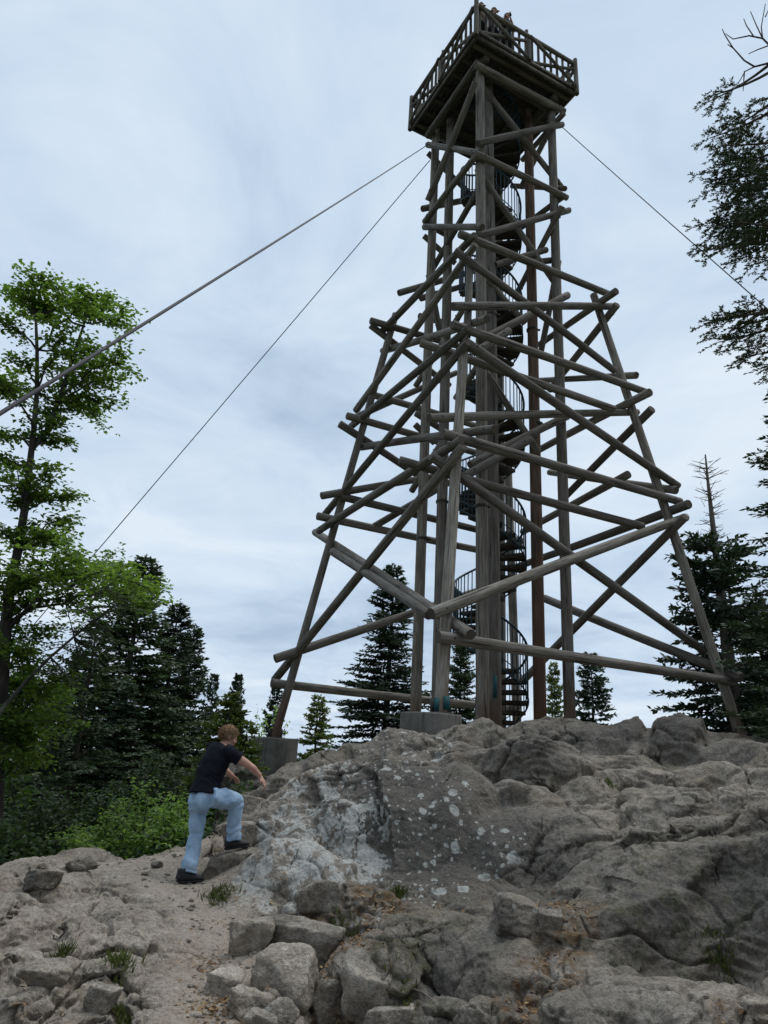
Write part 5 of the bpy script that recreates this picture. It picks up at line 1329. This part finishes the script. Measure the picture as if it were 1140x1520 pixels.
def head(mb, c, F, U, s=1.0):
    F = F/np.linalg.norm(F); U = U-F*(U@F); U /= np.linalg.norm(U); S = np.cross(F, U); R = np.stack([S, F, U], 1)
    A = lambda x, y, z: c+(S*x+F*y+U*z)*s
    ellip(mb, A(0, -.012, .022), np.array([.072, .088, .080])*s, R); ellip(mb, A(0, .018, -.022), np.array([.060, .068, .078])*s, R)
    ellip(mb, A(0, .048, -.068), np.array([.034, .030, .028])*s, R); ellip(mb, A(0, .080, -.018), np.array([.011, .020, .022])*s, R)
    for q in (-1, 1):
        ellip(mb, A(q*.070, -.008, -.010), np.array([.010, .020, .031])*s, R); ellip(mb, A(q*.036, .058, -.030), np.array([.022, .02, .018])*s, R)
    ellip(mb, A(0, .078, -.052), np.array([.022, .010, .009])*s, R)
    return A, R
def face_parts(A, R, s, parent):
    for q in (-1, 1):
        mb = MB(); ellip(mb, A(q*.029, .074, .0), np.array([.011, .006, .006])*s, R); obj('eye', mb.mesh('eye', [EYE]), parent)
    mb = MB(); ellip(mb, A(0, .0845, -.053), np.array([.020, .006, .005])*s, R); obj('mouth', mb.mesh('mouth', [LIP]), parent)
EYE = simple('dark_eye', (.03, .022, .018), .3); LIP = simple('lips', (.28, .10, .08), .5)
def hair(A, R, s, c, parent, mat, seed, front=.03, length=.02, nstr=2600, low=-.052):
    """cap of short hair: a shell over the skull plus fine strands"""
    rng = np.random.RandomState(seed); v, f = ICO; r = np.array([.079, .096, .087])*s
    def keep(p):   # p in head units, x side, y forward, z up
        return (p[:, 2] > low+np.where(p[:, 1] > -.02, (p[:, 1]+.02)*1.15, 0)) & ~((p[:, 1] > front) & (p[:, 2] < .052))
    loc = v*np.array([.0765, .093, .0845])+np.array([0, -.012, .022]); lump = 1+.016*fbm(loc*30, seed, 3); loc = (loc-[0, -.012, .022])*lump[:, None]+[0, -.012, .022]
    k = keep(loc); ff = f[k[f].all(1)]
    mb = MB(); used = np.unique(ff); mp = -np.ones(len(v), int); mp[used] = np.arange(len(used)); W = c+(loc[used]*s)@R.T
    mb.add(W, mp[ff])
    u = rng.normal(size=(nstr, 3)); u /= np.linalg.norm(u, axis=1, keepdims=True); p = u*np.array([.078, .095, .086])+np.array([0, -.012, .022]); kk = keep(p); p = p[kk]; u = u[kk]
    dn = u*.55+np.array([0, .15, -1.0])+rng.normal(size=u.shape)*.3
    cr = p+np.array([0, .05, -.05]); V = blades((p*s)@R.T+c, dn@R.T, rng.uniform(.6, 1.3, len(p))*length*s*1.1, .004*s, rng, .1)
    mb.add(V, np.arange(len(V)).reshape(-1, 4))
    obj('hair', mb.mesh('hair', [mat]), parent)
def shoe(heel, F, U, s, parent, name='shoe'):
    F = F/np.linalg.norm(F); U = U-F*(U@F); U /= np.linalg.norm(U); S = np.cross(F, U); A = lambda y, z: heel+(F*y+U*z)*s
    mb = MB(); ys = [-.012, .0, .04, .09, .14, .185, .215, .232]; hh = [.03, .072, .082, .078, .060, .046, .038, .02]
    loft(mb, [A(y, .018+h*.5) for y, h in zip(ys, hh)], [.022*s, .034*s, .037*s, .038*s, .043*s, .045*s, .038*s, .018*s], [h*.5*s for h in hh], S, 18)
    mb.tube([A(.03, .06), A(.03, .125)], [.042*s, .044*s], 16)
    mb.box(A(.02, .06), np.array([.004, .02, .02])*s)
    o = fuse(mb, name, .006, 4, SHOE, None, parent)
    m2 = MB(); loft(m2, [A(y, .016) for y in ys], [.026*s, .037*s, .040*s, .040*s, .046*s, .048*s, .041*s, .022*s], [.013*s]*8, S, 18); obj('sole', m2.mesh('sole', [SOLE]), o)
    m3 = MB()
    for i in range(4):
        y = .085+.022*i; m3.tube([A(y, .10-.012*i)+S*.022*s, A(y+.008, .108-.012*i), A(y, .10-.012*i)-S*.022*s], .003*s, 5)
    obj('laces', m3.mesh('laces', [simple('shoe_lace', (.07, .07, .07), .9)]), o)

def boy():
    J = lambda x, y, Y: at_Y(x, y, Y)
    F = np.array([.74, .67, 0]); Rr = np.array([.67, -.74, 0]); UP = np.array([0, 0, 1.])
    pel = J(304, 1176, 7.10); hl = J(296.5, 1187, 7.16); hr = J(315, 1184, 7.02)
    kl = J(291.5, 1234, 7.10); al = J(280, 1294, 7.02); kr = J(350, 1189, 7.22); ar = J(346.5, 1246, 7.24)
    wa = J(308, 1160, 7.12); ch = J(320, 1131, 7.17); st = J(329, 1113, 7.20); nk = J(334, 1105.5, 7.21)
    hd = J(340, 1093, 7.24)
    sr = J(343, 1118.5, 7.10); er = J(372, 1138, 7.12); wr = J(386.5, 1152, 7.16)
    sl = J(315.5, 1113, 7.33); el = J(331, 1141, 7.46); wl = J(345, 1152, 7.60)
    foot_l = J(263.5, 1312, 6.97); foot_r = J(336, 1262.5, 7.24)
    print('FEET', foot_l, gz(*foot_l[:2]), gz(foot_l[0]+.12, foot_l[1]+.06), foot_r, gz(*foot_r[:2]), gz(foot_r[0]+.12, foot_r[1]+.06))
    root = empty('person', (pel[0], pel[1], foot_l[2]), 'boy in black t-shirt and light blue jeans stepping up onto the rocks, seen from behind', 'person')
    SH = sr-sl; SH /= np.linalg.norm(SH); HP = hr-hl; HP /= np.linalg.norm(HP)
    # body
    b = MB()
    loft(b, smooth_pts([pel, wa, ch, st, nk, nk+(hd-nk)*.6], 5), np.interp(np.linspace(0, 1, 26), [0, .2, .45, .65, .8, 1], [.12, .105, .13, .115, .052, .048]), np.interp(np.linspace(0, 1, 26), [0, .2, .45, .65, .8, 1], [.085, .08, .09, .07, .05, .05]), SH)
    for s_, e_, w_ in ((sr, er, wr), (sl, el, wl)):
        P = smooth_pts([s_, s_+(e_-s_)*.5, e_, e_+(w_-e_)*.4, w_], 5); k = len(P)
        b.tube(P, np.interp(np.linspace(0, 1, k), [0, .1, .3, .5, .66, 1], [.046, .046, .041, .035, .037, .0235]), 14)
    for h_, k_, a_ in ((hl, kl, al), (hr, kr, ar)):
        P = smooth_pts([h_, k_, a_], 8); b.tube(P, np.linspace(.068, .036, len(P)), 12)
    hand(b, wr, np.array(J(394, 1166, 7.17))-wr, np.array([-.5, .2, -.6]), -1, .98, .55)
    hand(b, wl, wl-el, np.array([0, 0, -1.]), 1, .98, .5)
    HF = np.array([.86, .44, -.36]); A, R = head(b, hd, HF, np.array([.12, .05, 1.]), .97)
    fuse(b, 'body', .0055, 3, SKIN, lambda V: .0009*fbm(V*30, 3, 2), root)
    face_parts(A, R, .97, root)
    hair(A, R, 1.0, hd, root, HAIR, 5, .045, .022, 3200)
    # t-shirt
    t = MB(); P = smooth_pts([pel+(pel-wa)*.22, wa, ch, st, nk+(st-nk)*.15], 6); k = len(P); u = np.linspace(0, 1, k)
    loft(t, P, np.interp(u, [0, .25, .5, .72, .86, 1], [.172, .152, .164, .163, .125, .062]), np.interp(u, [0, .25, .5, .72, .86, 1], [.138, .114, .120, .105, .085, .060]), np.array([HP*(1-q)+SH*q for q in np.clip(u*1.5, 0, 1)]), 28)
    for s_, e_, f in ((sr, er, .46), (sl, el, .46)):
        Q = smooth_pts([s_-(e_-s_)*.12+(st-s_)*.25, s_, s_+(e_-s_)*f*.5, s_+(e_-s_)*f], 4); t.tube(Q, np.linspace(.070, .061, len(Q)), 18)
    def wr_t(V):
        ax = (wa-ch)/np.linalg.norm(wa-ch); l = (V-ch)@ax
        q = np.c_[V@SH*5, (l*13+3*perlin(V*5, 8)), V@np.cross(SH, ax)*5]
        return .012*perlin(q, 4)*sstep(-.08, .2, l)+.005*perlin(V*13, 6)+.0015*perlin(V*40, 7)
    fuse(t, 'tshirt', .0075, 5, BLACK, wr_t, root)
    # jeans
    j = MB(); loft(j, [pel+UP*.02-F*.008, pel+UP*.0, pel-UP*.05, pel-UP*.10], [.142, .155, .150, .115], [.105, .122, .118, .09], HP, 24)
    for h_, k_, a_, rr, hem in ((hl, kl, al, [.086, .087, .075, .064, .066, .068, .068], .02), (hr, kr, ar, [.090, .092, .082, .071, .068, .067, .069], .0)):
        d = (a_-k_)/np.linalg.norm(a_-k_)
        P = smooth_pts([h_+(h_-k_)*.1, h_+(k_-h_)*.35, k_+(h_-k_)*.12, k_+(a_-k_)*.12, k_+(a_-k_)*.5, a_-d*.03, a_+d*.008], 4)
        j.tube(P, np.interp(np.linspace(0, 1, len(P)), np.linspace(0, 1, 7), rr), 20)
    ellip(j, (hl+pel)/2-F*.05-UP*.05, (.085, .085, .10)); ellip(j, (hr+pel)/2-F*.045-UP*.05, (.085, .085, .10))
    def wr_j(V):
        # creases: sagging folds above the hems, pull lines at the hip and behind the bent knee
        w = np.zeros(len(V))
        for h_, k_, a_, bent in ((hl, kl, al, .5), (hr, kr, ar, 1.0)):
            d = (a_-k_)/np.linalg.norm(a_-k_); l = (V-k_)@d; L = np.linalg.norm(a_-k_)
            rad_ = np.linalg.norm(V-k_-l[:, None]*d, axis=1); on = (rad_ < .14)*(l > -.12)
            f1 = perlin(np.c_[V[:, 0]*5, V[:, 1]*5, l*21+2.2*perlin(V*6, 12)], 11)
            w += on*f1*(.014*sstep(L*.35, L*.95, l)+.010*bent*np.exp(-(l/.10)**2)+.005)
            d2 = (k_-h_)/np.linalg.norm(k_-h_); l2 = (V-h_)@d2; r2 = np.linalg.norm(V-h_-l2[:, None]*d2, axis=1)
            f2 = perlin(np.c_[V@np.cross(d2, UP)*4+l2*9, l2*7, V[:, 2]*17], 14); w += (r2 < .15)*f2*.015*np.exp(-((l2-.06)/.14)**2)
        return w+.005*perlin(V*11, 9)+.0012*perlin(V*38, 10)
    fuse(j, 'jeans', .0075, 4, DENIM, wr_j, root)
    seam = MB(); BACKN = -F
    for s_ in (-1, 1):
        c = (hl if s_ < 0 else hr)*.55+pel*.45-F*.118+UP*.0; ux = HP
        q = [c+ux*.045+UP*.03, c-ux*.045+UP*.03, c-ux*.045-UP*.05, c-UP*.075, c+ux*.045-UP*.05, c+ux*.045+UP*.03]
    shoe(foot_l, np.array([.86, .5, .02]), UP, .98, root); shoe(foot_r, np.array([.80, .55, .10]), UP, .98, root)
boy()

def watcher(px, py, inset, h, F, shirt, trous, hairm, label, arms, look):
    """person on the deck, head at pixel px,py; stands upright behind the rail"""
    Y = TC[1]-SP
    for _ in range(25):                     # slide along the ray until the head is the right height above the deck
        P = at_Y(px, py, Y); Y -= (P[2]-(TH_Z+.04+h*.93))*.55/1.15
    hd = P; fz = TH_Z+.04; s = h/1.72; F = np.asarray(F, float); F /= np.linalg.norm(F); S = np.array([F[1], -F[0], 0]); UP = np.array([0, 0, 1.])
    base = np.array([hd[0]-F[0]*.04, hd[1]-F[1]*.04, fz])
    root = empty('person', base, label, 'person', None)
    A = lambda x, y, z: base+S*x*s+F*y*s+UP*z*s
    b = MB(); loft(b, [A(0, 0, .92), A(0, .01, 1.1), A(0, .02, 1.3), A(0, .02, 1.42), A(0, .03, 1.50), hd-UP*.02], [.12, .115, .14, .12, .05, .05], [.08]*3+[.07, .05, .05], S)
    for q, (e, w_) in zip((-1, 1), arms):
        P = smooth_pts([A(q*.17, .02, 1.40), A(*e), A(*w_)], 5); b.tube(P, np.linspace(.045, .026, len(P)), 10)
        hand(b, A(*w_), (A(*w_)-A(*e))+F*.05, -UP if w_[2] < 1.3 else -F, q, s, .6)
    for q in (-1, 1): b.tube([A(q*.09, 0, .9), A(q*.09, .01, .5), A(q*.10, -.01, .09)], [.075, .055, .04], 10)
    Ah, R = head(b, hd, np.asarray(look, float), UP, s)
    fuse(b, 'body', .009, 2, SKIN, None, root); face_parts(Ah, R, s, root); hair(Ah, R, s*1.02, hd, root, hairm, int(px), .045, .03, 500)
    t = MB(); loft(t, [A(0, 0, .86), A(0, 0, 1.05), A(0, .02, 1.28), A(0, .02, 1.42), A(0, .03, 1.49)], [.165, .15, .17, .15, .07], [.115, .11, .12, .10, .065], S)
    for q, (e, w_) in zip((-1, 1), arms):
        p0, p1 = A(q*.15, .02, 1.39), A(*e); t.tube([p0, p0+(p1-p0)*.5, p0+(p1-p0)*.95], [.07, .062, .056], 12)
    fuse(t, 'shirt', .012, 3, shirt, lambda V: .006*perlin(V*9, 3), root)
    j = MB(); loft(j, [A(0, 0, .98), A(0, 0, .88), A(0, 0, .8)], [.15, .165, .15], [.11, .12, .11], S)
    for q in (-1, 1): j.tube([A(q*.085, 0, .88), A(q*.09, .01, .5), A(q*.10, -.01, .07)], [.095, .072, .06], 12)
    fuse(j, 'trousers', .012, 3, trous, lambda V: .006*perlin(V*9, 5), root)
    for q in (-1, 1):
        m = MB(); loft(m, [A(q*.10, -.06, .045), A(q*.10, .02, .05), A(q*.10, .12, .04), A(q*.10, .18, .025)], [.035*s, .045*s, .048*s, .03*s], [.045*s, .05*s, .038*s, .02*s], S, 12); obj('shoe', m.mesh('shoe', [SHOE]), root)
    return A
GREYC = cloth('grey_cotton', (.22, .20, .19), (.34, .31, .29)); TANC = cloth('tan_jacket', (.20, .16, .12), (.32, .26, .20)); NAVY = cloth('navy_jacket', (.02, .024, .04), (.04, .045, .07)); DARKT = cloth('dark_trousers', (.02, .02, .024), (.045, .045, .05))
HAIRD = cloth('dark_hair', (.02, .015, .012), (.045, .034, .027), 60, 300); HAIRG = cloth('greyish_hair', (.16, .15, .14), (.30, .28, .26), 60, 300)
OUT = np.array([math.sin(TH)*-1, -math.cos(TH), 0])   # outwards over the front right rail
lean = (((-.24, .16, 1.14), (-.16, .34, 1.10)), ((.24, .16, 1.14), (.16, .34, 1.10)))
up = (((-.22, .10, 1.12), (.03, .24, 1.30)), ((.25, .10, 1.12), (.13, .25, 1.31)))
watcher(714, 9, .3, 1.60, OUT, TANC, DARKT, HAIRD, 'person with dark hair on the deck, nearest the front corner post', lean, (.3, -1, -.3))
watcher(733, 17, .3, 1.72, OUT, GREYC, DARKT, HAIRG, 'person on the deck looking down over the rail, second from the corner', lean, (.1, -1, -.55))
A = watcher(752.5, 25, .3, 1.68, OUT, NAVY, DARKT, HAIRG, 'person on the deck holding a small dark camera up to the face', up, (.35, -1, -.4))
mb = MB(); mb.box(A(.08, .275, 1.34), (.045, .012, .03)); mb.tube([A(.08, .28, 1.34), A(.08, .32, 1.33)], .02, 12)
tag(obj('camera_body', mb.mesh('camera_body', [SOLE], False)), 'small dark camera in the hands of the third person on the deck', 'camera')
